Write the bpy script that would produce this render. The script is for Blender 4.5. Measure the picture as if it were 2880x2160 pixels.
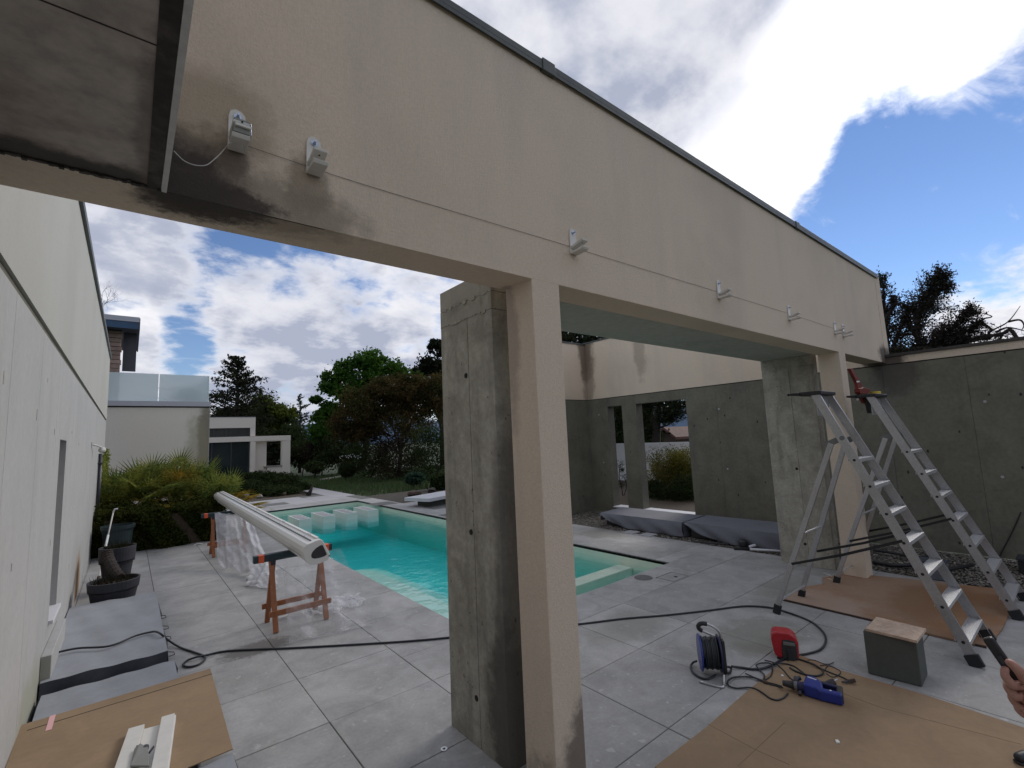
import bpy, math, random
import numpy as np
from mathutils import Vector, Matrix
random.seed(7); rng = np.random.default_rng(7)
S = bpy.context.scene
for o in list(bpy.data.objects): bpy.data.objects.remove(o)

# ------------------------------------------------------------------ camera
# x runs along the pergola beam, y along the pool, z up; camera over the origin
R = np.array([[0.7770496, -0.6279192, -0.0437187], [0.0382005, 0.1163735, -0.9924706], [0.6282791, 0.7695288, 0.1144149]])
F = 1319.98; CH = 1.75
cam_d = bpy.data.cameras.new('camera'); cam = bpy.data.objects.new('camera', cam_d)
S.collection.objects.link(cam); S.camera = cam
cam_d.sensor_width = 36; cam_d.lens = F / 2880 * 36; cam_d.clip_start = .05; cam_d.clip_end = 9000
cam.matrix_world = Matrix(((R[0][0], -R[1][0], -R[2][0], 0), (R[0][1], -R[1][1], -R[2][1], 0), (R[0][2], -R[1][2], -R[2][2], CH), (0, 0, 0, 1)))

def ray(px, py):
    return R.T @ np.array([(px - 1440) / F, (py - 1080) / F, 1.])
def ON(ax, val, px, py):                     # survey helper: photo point met with a world plane
    d = ray(px, py); i = 'xyz'.index(ax); o = np.array([0, 0, CH]); t = (val - o[i]) / d[i]
    return o + t * d
def G(px, py, z=0.): return ON('z', z, px, py)

# ------------------------------------------------------------------ light
SUN = Vector((0.841, 0.135, 0.524)).normalized()
sun_el = math.asin(SUN.z); sun_az = math.atan2(SUN.y, SUN.x)
W = bpy.data.worlds.new('World'); S.world = W; W.use_nodes = True
nt = W.node_tree; nt.nodes.clear()
def N(nt, t, **kw):
    n = nt.nodes.new(t)
    for k, v in kw.items():
        if k in ('operation', 'blend_type', 'data_type', 'interpolation_type', 'noise_dimensions', 'sky_type', 'vector_type', 'feature', 'clamp', 'use_clamp'):
            setattr(n, k, v)
        else: n.inputs[int(k[1:]) if k[0] == 'i' and k[1:].isdigit() else k].default_value = v
    return n
def Lk(nt, a, b): nt.links.new(a, b)
def MATH(nt, op, a, b=None, c=None, clamp=False):
    n = nt.nodes.new('ShaderNodeMath'); n.operation = op; n.use_clamp = clamp
    for i, v in enumerate((a, b, c)):
        if v is None: continue
        if isinstance(v, (int, float)): n.inputs[i].default_value = v
        else: nt.links.new(v, n.inputs[i])
    return n.outputs[0]
def RAMP(nt, fac, a, b, lo=0., hi=1., smooth=True):
    n = nt.nodes.new('ShaderNodeMapRange'); n.interpolation_type = 'SMOOTHSTEP' if smooth else 'LINEAR'
    nt.links.new(fac, n.inputs[0]); n.inputs[1].default_value = a; n.inputs[2].default_value = b
    n.inputs[3].default_value = lo; n.inputs[4].default_value = hi
    return n.outputs[0]
def MIX(nt, fac, a, b, mode='MIX'):
    n = nt.nodes.new('ShaderNodeMix'); n.data_type = 'RGBA'; n.blend_type = mode
    for s, v in ((n.inputs[0], fac), (n.inputs[6], a), (n.inputs[7], b)):
        if isinstance(v, (int, float)): s.default_value = v
        elif isinstance(v, (tuple, list)): s.default_value = (*v[:3], 1)
        else: nt.links.new(v, s)
    return n.outputs[2]
def NOISE(nt, vec, scale, detail=4, rough=.55, dist=0., dims='3D'):
    n = nt.nodes.new('ShaderNodeTexNoise'); n.noise_dimensions = dims
    if vec is not None: nt.links.new(vec, n.inputs['Vector'])
    n.inputs['Scale'].default_value = scale; n.inputs['Detail'].default_value = detail
    n.inputs['Roughness'].default_value = rough; n.inputs['Distortion'].default_value = dist
    return n.outputs[0]

sky = nt.nodes.new('ShaderNodeTexSky'); sky.sky_type = 'NISHITA'; sky.sun_disc = False
sky.sun_elevation = sun_el; sky.sun_rotation = math.radians(90) - sun_az
sky.air_density = 1.0; sky.dust_density = 0; sky.ozone_density = 2.5
tc = nt.nodes.new('ShaderNodeTexCoord'); D = tc.outputs['Generated']
sep = nt.nodes.new('ShaderNodeSeparateXYZ'); Lk(nt, D, sep.inputs[0])
zz = MATH(nt, 'ADD', MATH(nt, 'MAXIMUM', sep.outputs[2], 0.), .28)
cmb = nt.nodes.new('ShaderNodeCombineXYZ')
Lk(nt, MATH(nt, 'DIVIDE', sep.outputs[0], zz), cmb.inputs[0]); Lk(nt, MATH(nt, 'DIVIDE', sep.outputs[1], zz), cmb.inputs[1])
P = cmb.outputs[0]
n1 = NOISE(nt, P, 1.5, 9, .56, .15)
n2 = NOISE(nt, P, 4.5, 8, .6, .1)
n3 = NOISE(nt, P, 1.1, 5, .5)
def blob(d, r_in, r_out):                    # soft patch of the sky round direction d, radii in degrees
    v = nt.nodes.new('ShaderNodeVectorMath'); v.operation = 'DOT_PRODUCT'; Lk(nt, D, v.inputs[0])
    d = Vector(d).normalized(); v.inputs[1].default_value = d
    return RAMP(nt, v.outputs['Value'], math.cos(math.radians(r_out)), math.cos(math.radians(r_in)))
def DIR(px, py): return ray(px, py)
n4 = NOISE(nt, P, 15., 6, .6, .2)
cover = MATH(nt, 'ADD', MATH(nt, 'MULTIPLY', MATH(nt, 'SUBTRACT', n1, .5), 1.5), MATH(nt, 'MULTIPLY', MATH(nt, 'SUBTRACT', n2, .5), 1.35))
cover = MATH(nt, 'ADD', cover, MATH(nt, 'MULTIPLY', MATH(nt, 'SUBTRACT', n4, .5), .6))
cover = MATH(nt, 'ADD', cover, .70)
# where the cloud deck opens on blue and where it is thick
for (px, py, ri, ro, w) in [
    (2820, 560, 0, 19, -.34), (2560, 700, 0, 12, -.30), (2390, 620, 0, 8, -.26), (2880, 240, 0, 11, -.24), (2440, 320, 0, 6, -.55), (2560, 410, 0, 8, -.30), (2700, 720, 0, 9, -.2),
    (760, 720, 1, 7, -.26), (640, 690, 1, 5, -.22), (900, 790, 1, 6, -.22), (1010, 850, 0, 5, -.2),
    (600, 960, 2, 6, -.40), (500, 985, 1, 4, -.32), (520, 850, 0, 3, -.2), (610, 800, 0, 3, -.15), (700, 900, 0, 3, -.1),
    (880, 1180, 1, 4, -.15), (1900, 1200, 2, 9, -.4), (1000, 830, 1, 4, -.1),
    (1700, 120, 14, 34, .42), (2480, 130, 0, 10, .34), (2120, 430, 1, 12, .34), (2840, 880, 2, 7, .75), (2720, 30, 2, 8, .3), (2690, 430, 0, 5, .22), (2600, 350, 0, 4, .22), (2600, 500, 0, 5, .15),
    (330, 760, 4, 12, .22), (800, 860, 4, 9, .34), (900, 1020, 5, 14, .30), (640, 1085, 1, 5, .35), (400, 1000, 1, 5, .3),
    ]:
    cover = MATH(nt, 'ADD', cover, MATH(nt, 'MULTIPLY', blob(DIR(px, py), ri, ro), w))
alpha = RAMP(nt, cover, .36, .92)
mpw = nt.nodes.new('ShaderNodeMapping'); mpw.inputs['Rotation'].default_value = (0, 0, .5); mpw.inputs['Scale'].default_value = (1, 2.2, 1); Lk(nt, P, mpw.inputs[0])
wisp = MATH(nt, 'MULTIPLY', RAMP(nt, MATH(nt, 'ADD', NOISE(nt, mpw.outputs[0], 3.2, 10, .62, .9), MATH(nt, 'MULTIPLY', cover, .22)), .56, .86), .62)
alpha = MATH(nt, 'MAXIMUM', alpha, wisp)
# cloud light: bright round the veiled sun, grey bellies elsewhere
sd = blob(SUN, 2.0, 12); sd2 = blob(SUN, 0, 60); sd3 = blob(DIR(2200, 480), 3, 13)
belly = RAMP(nt, MATH(nt, 'ADD', n3, MATH(nt, 'MULTIPLY', MATH(nt, 'SUBTRACT', n2, .5), .5)), .36, .66)
thick = RAMP(nt, cover, .58, .95)
dark = MATH(nt, 'MULTIPLY', thick, belly)
for (px, py, ri, ro, w) in [(860, 960, 3, 11, .7), (940, 1080, 4, 10, .8), (700, 850, 1, 6, .3), (1750, 60, 10, 26, .75), (1250, 900, 3, 9, .5)]:
    dark = MATH(nt, 'ADD', dark, MATH(nt, 'MULTIPLY', blob(DIR(px, py), ri, ro), MATH(nt, 'MULTIPLY', n2, w)))
dark = MATH(nt, 'MINIMUM', dark, 1.)
dark = MATH(nt, 'MULTIPLY', dark, MATH(nt, 'SUBTRACT', 1., MATH(nt, 'MULTIPLY', MATH(nt, 'MAXIMUM', sd, sd3), .95)))
ccol = MIX(nt, dark, (6.3, 6.25, 6.45), (2.7, 2.95, 3.75))
glow = MATH(nt, 'ADD', 1., MATH(nt, 'ADD', MATH(nt, 'MULTIPLY', sd, .55), MATH(nt, 'MULTIPLY', sd3, .22)))
sc_ = nt.nodes.new('ShaderNodeVectorMath'); sc_.operation = 'SCALE'; Lk(nt, ccol, sc_.inputs[0]); Lk(nt, glow, sc_.inputs['Scale'])
skyc = MIX(nt, 1., sky.outputs[0], (.60, .63, .74), 'MULTIPLY')
SKYMIX = MIX(nt, alpha, skyc, sc_.outputs[0])
bg = nt.nodes.new('ShaderNodeBackground'); Lk(nt, SKYMIX, bg.inputs[0]); bg.inputs[1].default_value = .10
wo = nt.nodes.new('ShaderNodeOutputWorld'); Lk(nt, bg.outputs[0], wo.inputs[0])

ld = bpy.data.lights.new('sun', 'SUN'); ld.energy = 1.0; ld.angle = math.radians(24); ld.color = (1, .95, .88)
lo = bpy.data.objects.new('sun', ld); S.collection.objects.link(lo)
lo.rotation_euler = SUN.to_track_quat('Z', 'Y').to_euler()
S.view_settings.view_transform = 'Standard'; S.view_settings.look = 'None'
S.view_settings.exposure = 0.66; S.view_settings.gamma = 1; S.view_settings.use_curve_mapping = False
S.render.engine = 'CYCLES'
S.cycles.max_bounces = 6; S.cycles.diffuse_bounces = 3; S.cycles.glossy_bounces = 3; S.cycles.transmission_bounces = 4
S.cycles.transparent_max_bounces = 10; S.cycles.caustics_reflective = False; S.cycles.caustics_refractive = False

# ------------------------------------------------------------------ helpers
COL = S.collection
ORG = {}
def tag(o, label=None, cat=None, group=None, kind=None):
    if label: o['label'] = label
    if cat: o['category'] = cat
    if group: o['group'] = group
    if kind: o['kind'] = kind
    return o
def thing(name, label, cat, loc=(0, 0, 0), group=None, kind=None):
    o = bpy.data.objects.new(name, None); COL.objects.link(o); o.location = loc
    o.empty_display_size = .1; ORG[o.name] = Vector(loc)
    return tag(o, label, cat, group, kind)
class MB:
    def __init__(s): s.v = []; s.f = []
    def add(s, vs, fs):
        n = len(s.v); s.v += [tuple(float(c) for c in v) for v in vs]; s.f += [tuple(i + n for i in f) for f in fs]; return s
    def box(s, x0, x1, y0, y1, z0, z1):
        return s.add([(x0, y0, z0), (x1, y0, z0), (x1, y1, z0), (x0, y1, z0), (x0, y0, z1), (x1, y0, z1), (x1, y1, z1), (x0, y1, z1)],
                     [(0, 3, 2, 1), (4, 5, 6, 7), (0, 1, 5, 4), (1, 2, 6, 5), (2, 3, 7, 6), (3, 0, 4, 7)])
    def bar(s, p, q, w, t, side=(1, 0, 0)):          # a rectangular bar from p to q: w along side, t across
        p = Vector(p); q = Vector(q); d = (q - p).normalized(); a = Vector(side); a = (a - d * a.dot(d)).normalized(); b = d.cross(a)
        vs = [c + a * sx * w / 2 + b * sy * t / 2 for c in (p, q) for sx, sy in ((-1, -1), (1, -1), (1, 1), (-1, 1))]
        return s.add(vs, [(3, 2, 1, 0), (4, 5, 6, 7), (0, 1, 5, 4), (1, 2, 6, 5), (2, 3, 7, 6), (3, 0, 4, 7)])
    def tube(s, pts, r, n=8, cap=True):
        pts = [Vector(p) for p in pts]; m = len(pts)
        rs = r if isinstance(r, (list, tuple)) else [r] * m
        up = Vector((0, 0, 1)); vs = []; fs = []
        d0 = (pts[1] - pts[0]).normalized()
        a = d0.cross(up if abs(d0.z) < .9 else Vector((1, 0, 0))).normalized()
        for i, p in enumerate(pts):
            d = (pts[min(i + 1, m - 1)] - pts[max(i - 1, 0)])
            d = d.normalized() if d.length > 1e-9 else d0
            a = (a - d * a.dot(d)); a = a.normalized() if a.length > 1e-6 else d.orthogonal().normalized()
            b = d.cross(a)
            for k in range(n):
                t = 2 * math.pi * k / n; vs.append(p + (a * math.cos(t) + b * math.sin(t)) * rs[i])
        for i in range(m - 1):
            for k in range(n):
                k2 = (k + 1) % n; fs.append((i * n + k, i * n + k2, (i + 1) * n + k2, (i + 1) * n + k))
        if cap: fs += [tuple(range(n - 1, -1, -1)), tuple((m - 1) * n + k for k in range(n))]
        return s.add(vs, fs)
    def lathe(s, prof, c=(0, 0, 0), n=24, axis='z'):
        vs = []; fs = []
        for r, z in prof:
            for k in range(n):
                t = 2 * math.pi * k / n; u, v = r * math.cos(t), r * math.sin(t)
                q = (u, v, z) if axis == 'z' else ((z, u, v) if axis == 'x' else (v, z, u))
                vs.append((q[0] + c[0], q[1] + c[1], q[2] + c[2]))
        for i in range(len(prof) - 1):
            for k in range(n):
                k2 = (k + 1) % n; fs.append((i * n + k, i * n + k2, (i + 1) * n + k2, (i + 1) * n + k))
        fs += [tuple(range(n - 1, -1, -1)), tuple((len(prof) - 1) * n + k for k in range(n))]
        return s.add(vs, fs)
    def prism(s, poly, off):                        # closed 3D polygon swept by vector off
        n = len(poly); off = Vector(off); a = [Vector(p) for p in poly]; vs = a + [p + off for p in a]
        return s.add(vs, [tuple(range(n - 1, -1, -1)), tuple(range(n, 2 * n))] + [(i, (i + 1) % n, (i + 1) % n + n, i + n) for i in range(n)])
    def grid(s, fn, nu, nv):
        vs = [fn(i / nu, j / nv) for i in range(nu + 1) for j in range(nv + 1)]
        return s.add(vs, [(i * (nv + 1) + j, (i + 1) * (nv + 1) + j, (i + 1) * (nv + 1) + j + 1, i * (nv + 1) + j + 1) for i in range(nu) for j in range(nv)])
    def build(s, name, m, parent=None, smooth=False, bevel=0, seg=2, loc=None, subdiv=0, solid=0):
        org = ORG[parent.name] if parent is not None else Vector(loc if loc else (0, 0, 0))
        me = bpy.data.meshes.new(name); me.from_pydata([(x - org.x, y - org.y, z - org.z) for x, y, z in s.v], [], s.f)
        me.materials.append(m); me.update()
        if smooth: me.polygons.foreach_set('use_smooth', [True] * len(me.polygons))
        o = bpy.data.objects.new(name, me); COL.objects.link(o)
        if parent is not None: o.parent = parent; ORG[o.name] = org
        else: o.location = org; ORG[o.name] = org
        if solid: md = o.modifiers.new('thick', 'SOLIDIFY'); md.thickness = solid
        if bevel: md = o.modifiers.new('bevel', 'BEVEL'); md.width = bevel; md.segments = seg; md.limit_method = 'ANGLE'; md.angle_limit = .6
        if subdiv: md = o.modifiers.new('sub', 'SUBSURF'); md.levels = subdiv; md.render_levels = subdiv
        return o
def BOX(name, m, parent, x0, x1, y0, y1, z0, z1, bevel=0, **k): return MB().box(x0, x1, y0, y1, z0, z1).build(name, m, parent, bevel=bevel, **k)
def copy_tree(o, parent=None):
    c = o.copy(); COL.objects.link(c)
    if parent is not None: c.parent = parent
    for ch in list(o.children): copy_tree(ch, c)
    return c
def smooth_path(pts, k=6):
    pts = [Vector(p) for p in pts]; out = []
    for i in range(len(pts) - 1):
        p0 = pts[max(i - 1, 0)]; p1 = pts[i]; p2 = pts[i + 1]; p3 = pts[min(i + 2, len(pts) - 1)]
        for j in range(k):
            t = j / k
            out.append(.5 * ((2 * p1) + (p2 - p0) * t + (2 * p0 - 5 * p1 + 4 * p2 - p3) * t * t + (3 * p1 - p0 - 3 * p2 + p3) * t ** 3))
    out.append(pts[-1]); return out

# ------------------------------------------------------------------ materials
def mat(name, col, rough=.6, metal=0., var=None, big=None, streak=None, bump=None, stains=(), spec=.5, specks=None, objvar=0., coat=0., trans=0., var2=None, pits=None):
    m = bpy.data.materials.new(name); m.use_nodes = True; t = m.node_tree; t.nodes.clear()
    out = t.nodes.new('ShaderNodeOutputMaterial'); b = t.nodes.new('ShaderNodeBsdfPrincipled'); Lk(t, b.outputs[0], out.inputs[0])
    b.inputs['Roughness'].default_value = rough; b.inputs['Metallic'].default_value = metal; b.inputs['Specular IOR Level'].default_value = spec
    b.inputs['Coat Weight'].default_value = coat
    geo = t.nodes.new('ShaderNodeNewGeometry'); pos = geo.outputs['Position']
    c = None
    def cur(): return c if c is not None else col
    if objvar:
        oi = t.nodes.new('ShaderNodeObjectInfo')
        c = MIX(t, 1., cur(), MIX(t, RAMP(t, oi.outputs['Random'], 0, 1, smooth=False), (1 - objvar,) * 3, (1 + objvar * .6,) * 3), 'MULTIPLY')
    if big:                                         # (scale, darker colour, amount)
        c = MIX(t, MATH(t, 'MULTIPLY', RAMP(t, NOISE(t, pos, big[0], 5, .6, .4), .42, .68), big[2]), cur(), big[1])
    if streak:                                      # vertical run-off: (scale, colour, amount)
        mp = t.nodes.new('ShaderNodeMapping'); mp.inputs['Scale'].default_value = (1, 1, .12); Lk(t, pos, mp.inputs[0])
        c = MIX(t, MATH(t, 'MULTIPLY', RAMP(t, NOISE(t, mp.outputs[0], streak[0], 5, .65), .48, .72), streak[2]), cur(), streak[1])
    if var:
        nv = NOISE(t, pos, var[0], 6, .65)
        c = MIX(t, 1., cur(), MIX(t, RAMP(t, nv, .3, .7, smooth=False), (1 - var[1],) * 3, (1 + var[1],) * 3), 'MULTIPLY')
    if var2:                                        # broad mottling
        c = MIX(t, 1., cur(), MIX(t, RAMP(t, NOISE(t, pos, var2[0], 4, .6, .8), .35, .65, smooth=False), (1 - var2[1],) * 3, (1 + var2[1],) * 3), 'MULTIPLY')
    if pits:                                        # air holes in cast concrete: (scale, radius, share)
        mp2 = t.nodes.new('ShaderNodeMapping'); mp2.inputs['Scale'].default_value = (1, 1, .6); Lk(t, pos, mp2.inputs[0])
        vo = t.nodes.new('ShaderNodeTexVoronoi'); vo.inputs['Scale'].default_value = pits[0]; Lk(t, mp2.outputs[0], vo.inputs['Vector'])
        sc3 = t.nodes.new('ShaderNodeSeparateColor'); Lk(t, vo.outputs['Color'], sc3.inputs[0])
        hit = MATH(t, 'MULTIPLY', RAMP(t, vo.outputs['Distance'], pits[1], pits[1] * .6), RAMP(t, sc3.outputs[0], 1 - pits[2], 1 - pits[2] + .02))
        c = MIX(t, hit, cur(), (.03, .027, .023))
    if specks:                                      # (scale, colour, threshold)
        sp = RAMP(t, NOISE(t, pos, specks[0], 2, .5), specks[2], specks[2] + .04)
        c = MIX(t, MATH(t, 'MULTIPLY', sp, .6), cur(), specks[1])
    for (ctr, rad, colr, amt, ns) in stains:
        v = t.nodes.new('ShaderNodeVectorMath'); v.operation = 'SUBTRACT'; Lk(t, pos, v.inputs[0]); v.inputs[1].default_value = ctr
        v2 = t.nodes.new('ShaderNodeVectorMath'); v2.operation = 'DIVIDE'; Lk(t, v.outputs[0], v2.inputs[0]); v2.inputs[1].default_value = rad
        ln = t.nodes.new('ShaderNodeVectorMath'); ln.operation = 'LENGTH'; Lk(t, v2.outputs[0], ln.inputs[0])
        dn = MATH(t, 'ADD', ln.outputs['Value'], MATH(t, 'MULTIPLY', MATH(t, 'SUBTRACT', NOISE(t, pos, ns, 7, .7), .5), 1.3))
        c = MIX(t, RAMP(t, dn, 1.1, .55, 0, amt), cur(), colr)
    if c is None: b.inputs['Base Color'].default_value = (*col, 1)
    else: Lk(t, c, b.inputs['Base Color'])
    if bump:
        bp = t.nodes.new('ShaderNodeBump'); bp.inputs['Strength'].default_value = bump[1]; bp.inputs['Distance'].default_value = bump[2] if len(bump) > 2 else .004
        Lk(t, NOISE(t, pos, bump[0], 5, .7), bp.inputs['Height']); Lk(t, bp.outputs[0], b.inputs['Normal'])
    return m

SOOT = (.055, .042, .035)
M = {}
M['plaster'] = mat('plaster', (.69, .572, .445), .9, big=(.9, (.60, .50, .39), .8), streak=(2.0, (.55, .47, .385), .4), var=(60, .07), bump=(110, 1., .006), stains=[
    
    ((.18, 1.8, 2.9), (.22, .3, .24), (.30, .235, .15), .6, 5), ((.50, 1.8, 2.74), (.10, .2, .16), (.26, .21, .15), .7, 18), ((.40, 1.8, 2.64), (.36, .2, .12), (.27, .22, .16), .75, 9), ((.12, 1.8, 2.69), (.22, .2, .19), (.15, .115, .085), .8, 11), ((.09, 1.8, 2.66), (.16, .2, .14), (.06, .046, .037), .95, 16), ((.20, 1.8, 2.61), (.22, .2, .075), (.055, .042, .034), .95, 22), ((.25, 1.8, 2.76), (.05, .2, .07), (.14, .105, .08), .7, 20),
    ((1.84, 1.8, .12), (.16, .3, .34), (.13, .10, .08), .8, 10), ((1.70, 1.8, .0), (.2, .3, .25), (.2, .16, .12), .6, 12),
    ((8.5, 1.8, 2.66), (.35, .3, .22), SOOT, .9, 6), ((8.5, 7.6, 3.8), (.3, .35, .8), (.12, .085, .06), .8, 3), ((8.5, 7.55, 3.2), (.2, .25, .9), (.2, .14, .1), .6, 4),
    ((8.5, 6.0, 3.7), (.3, .18, .9), (.28, .22, .17), .55, 5), ((1.62, 2.0, 2.3), (.05, .1, .6), (.2, .16, .12), .5, 6)])
M['plaster_light'] = mat('plaster_light', (.44, .435, .405), .9, big=(.6, (.39, .38, .35), .5), streak=(1.2, (.35, .34, .31), .35), var=(50, .05), bump=(150, .3), stains=[((-.45, 8.2, .1), (.2, .5, .5), (.22, .13, .05), .85, 5), ((-.45, 5, 1.2), (.2, .15, .6), (.40, .38, .35), .4, 5)])
M['plaster_house'] = mat('plaster_house', (.72, .66, .58), .9, big=(.5, (.66, .60, .52), .5), var=(30, .05), bump=(100, .2), stains=[((1.62, 15.5, 2.1), (.22, .4, 1.3), (.13, .10, .06), .8, 3), ((1.45, 15.5, 1.4), (.35, .4, 1.6), (.33, .29, .2), .6, 2)])
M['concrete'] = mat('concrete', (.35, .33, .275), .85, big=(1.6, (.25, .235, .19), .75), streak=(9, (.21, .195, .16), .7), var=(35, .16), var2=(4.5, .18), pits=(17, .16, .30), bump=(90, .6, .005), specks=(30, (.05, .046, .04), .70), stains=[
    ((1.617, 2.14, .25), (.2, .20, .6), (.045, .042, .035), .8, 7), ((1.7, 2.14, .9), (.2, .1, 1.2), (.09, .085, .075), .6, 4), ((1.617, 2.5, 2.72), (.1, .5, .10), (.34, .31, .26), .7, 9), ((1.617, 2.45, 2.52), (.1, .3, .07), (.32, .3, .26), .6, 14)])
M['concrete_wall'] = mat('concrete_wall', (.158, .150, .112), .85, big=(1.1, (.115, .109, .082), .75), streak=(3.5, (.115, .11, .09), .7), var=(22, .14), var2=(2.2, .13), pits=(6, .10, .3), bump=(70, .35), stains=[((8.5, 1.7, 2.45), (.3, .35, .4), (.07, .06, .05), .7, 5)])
M['concrete_pale'] = mat('concrete_pale', (.41, .405, .40), .85, big=(1.3, (.36, .36, .355), .6), streak=(4, (.33, .33, .32), .5), var=(25, .06), bump=(70, .3), stains=[((-.45, 8.3, .15), (.2, .45, .45), (.30, .17, .06), .8, 5), ((-.45, 4.6, .1), (.2, .6, .3), (.30, .30, .22), .7, 4)])
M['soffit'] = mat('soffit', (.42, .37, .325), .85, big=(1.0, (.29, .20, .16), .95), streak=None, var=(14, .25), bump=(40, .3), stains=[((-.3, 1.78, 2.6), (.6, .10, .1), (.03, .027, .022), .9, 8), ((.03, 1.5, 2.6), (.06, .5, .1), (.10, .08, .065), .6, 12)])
M['soffit_green'] = mat('soffit_green', (.40, .40, .35), .85, big=(1.5, (.30, .30, .26), .7), var=(14, .12), bump=(40, .2))
M['soot_and_shadow'] = mat('soot_and_shadow', (.035, .03, .026), .9, big=(9, (.12, .10, .085), .5), var=(30, .3), bump=(60, .4))
M['mortar'] = mat('mortar', (.34, .32, .27), .95, var=(60, .3))
M['joint'] = mat('joint', (.04, .038, .034), .95)
M['hole'] = mat('hole', (.02, .018, .016), .95)
M['trim_white'] = mat('trim_white', (.55, .54, .51), .6, var=(40, .1))
M['coping'] = mat('coping', (.045, .055, .05), .45, var=(20, .2), big=(3, (.08, .085, .07), .6))
M['coping_dark'] = mat('coping_dark', (.05, .042, .035), .7, var=(12, .3))
M['tile'] = mat('tile', (.365, .36, .355), .62, big=(1.3, (.26, .26, .245), .7), var=(45, .10), var2=(4.0, .12), specks=(16, (.46, .46, .46), .66), objvar=.14, bump=(120, .15, .001), streak=None, stains=[
    ((.95, 4.9, 0), (.35, .2, .2), (.08, .07, .06), .75, 24), ((4.2, 2.0, 0), (.5, .35, .3), (.17, .17, .12), .6, 6), ((3.6, 2.9, 0), (.6, .3, .3), (.21, .21, .17), .45, 5), ((5.6, 2.3, 0), (.6, .3, .3), (.19, .19, .14), .5, 5), ((6.6, 5.7, 0), (.5, .5, .3), (.2, .19, .16), .6, 3), ((1.5, 9.5, 0), (.6, 1.2, .3), (.20, .20, .19), .5, 2)])
M['tile_far'] = mat('tile_far', (.38, .375, .385), .6, big=(1.0, (.38, .38, .40), .5), var=(30, .08), objvar=.12)
M['tile_dark'] = mat('tile_dark', (.13, .13, .125), .7, var=(30, .2), objvar=.1)
M['white_slab'] = mat('white_slab', (.62, .62, .65), .6, var=(20, .06))
M['liner'] = mat('liner', (.72, .76, .63), .5, var=(9, .03), big=(1.2, (.68, .72, .60), .5))
M['block_white'] = mat('block_white', (.72, .74, .70), .5, var=(12, .05))
M['soil'] = mat('soil', (.06, .045, .03), .95, var=(20, .4), bump=(30, .6, .02))
M['gravel_base'] = mat('gravel_base', (.06, .052, .042), .95, var=(60, .5), bump=(60, 1, .02))
M['pebble'] = mat('pebble', (.20, .18, .15), .8, var=(37, .65), specks=(9, (.5, .47, .42), .6))
M['grass'] = mat('grass', (.032, .052, .016), .9, big=(.8, (.018, .026, .010), .7), var=(8, .35), bump=(30, .5, .02))
M['blade'] = mat('blade', (.055, .095, .024), .8, var=(3, .5))
M['rock'] = mat('rock', (.30, .28, .25), .85, var=(6, .3), bump=(14, .6, .02))
M['white_wall'] = mat('white_wall', (.66, .67, .68), .85, var=(4, .05), big=(.7, (.58, .59, .6), .4))
M['alu'] = mat('alu', (.50, .50, .51), .38, .85, var=(60, .12), big=(5, (.40, .39, .38), .4))
M['alu_step'] = mat('alu_step', (.62, .62, .63), .42, .7, var=(60, .1))
M['black'] = mat('black', (.016, .016, .018), .5, var=(40, .2))
M['rubber'] = mat('rubber', (.012, .013, .015), .6, var=(50, .15))
M['cable'] = mat('cable', (.016, .020, .024), .45)
M['cover'] = mat('cover', (.15, .155, .18), .7, big=(2.5, (.12, .125, .145), .5), var=(30, .08), bump=(9, .25, .01))
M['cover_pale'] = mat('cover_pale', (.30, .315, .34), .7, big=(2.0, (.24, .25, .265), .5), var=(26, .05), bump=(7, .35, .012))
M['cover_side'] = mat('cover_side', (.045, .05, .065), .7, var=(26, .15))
M['cardboard'] = mat('cardboard', (.285, .195, .115), .85, big=(1.0, (.24, .16, .092), .6), var2=(5, .07), var=(30, .05), bump=(50, .15, .002), stains=[((4.2, 1.1, 0), (.25, .9, .3), (.34, .17, .09), .45, 5)])
M['hardboard'] = mat('hardboard', (.29, .195, .13), .7, big=(1.6, (.27, .13, .055), .9), var=(30, .08), stains=[((6.1, 1.2, 0), (.75, .35, .3), (.20, .10, .04), .6, 2), ((5.0, 1.9, 0), (.9, .5, .3), (.40, .30, .24), .7, 2.5)])
M['board_edge'] = mat('board_edge', (.05, .03, .022), .9)
M['crease'] = mat('crease', (.22, .145, .085), .9)
M['wood'] = mat('wood', (.34, .125, .05), .55, var=(18, .15), streak=(30, (.24, .08, .03), .5))
M['paint_teal'] = mat('paint_teal', (.018, .04, .05), .5, var=(30, .3), specks=(18, (.25, .25, .22), .7))
M['orange'] = mat('orange', (.75, .12, .04), .5)
M['casing'] = mat('casing', (.74, .73, .69), .32, var=(10, .03))
M['casing_dark'] = mat('casing_dark', (.035, .032, .034), .5, var=(30, .2))
M['seam'] = mat('seam', (.16, .16, .155), .6)
M['bracket'] = mat('bracket', (.64, .62, .57), .4, var=(20, .05))
M['bracket_grey'] = mat('bracket_grey', (.22, .225, .20), .45, var=(20, .1))
M['steel'] = mat('steel', (.45, .5, .6), .3, .9)
M['string'] = mat('string', (.13, .10, .08), .9)
M['string_white'] = mat('string_white', (.6, .58, .53), .8)
M['pot'] = mat('pot', (.026, .027, .035), .7, var=(14, .15))
M['trunk'] = mat('trunk', (.07, .05, .04), .95, var=(20, .3), bump=(30, .8, .01))
M['trunk_dark'] = mat('trunk_dark', (.03, .022, .02), .95, var=(10, .3), bump=(20, .5, .02))
M['block_grey'] = mat('block_grey', (.075, .08, .072), .7, var=(20, .1))
M['chipboard'] = mat('chipboard', (.50, .38, .29), .8, var=(30, .2), big=(8, (.40, .28, .2), .5))
M['red'] = mat('red', (.42, .02, .03), .35, var=(20, .08), coat=.3)
M['red_dull'] = mat('red_dull', (.17, .022, .014), .5, var=(30, .3))
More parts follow.
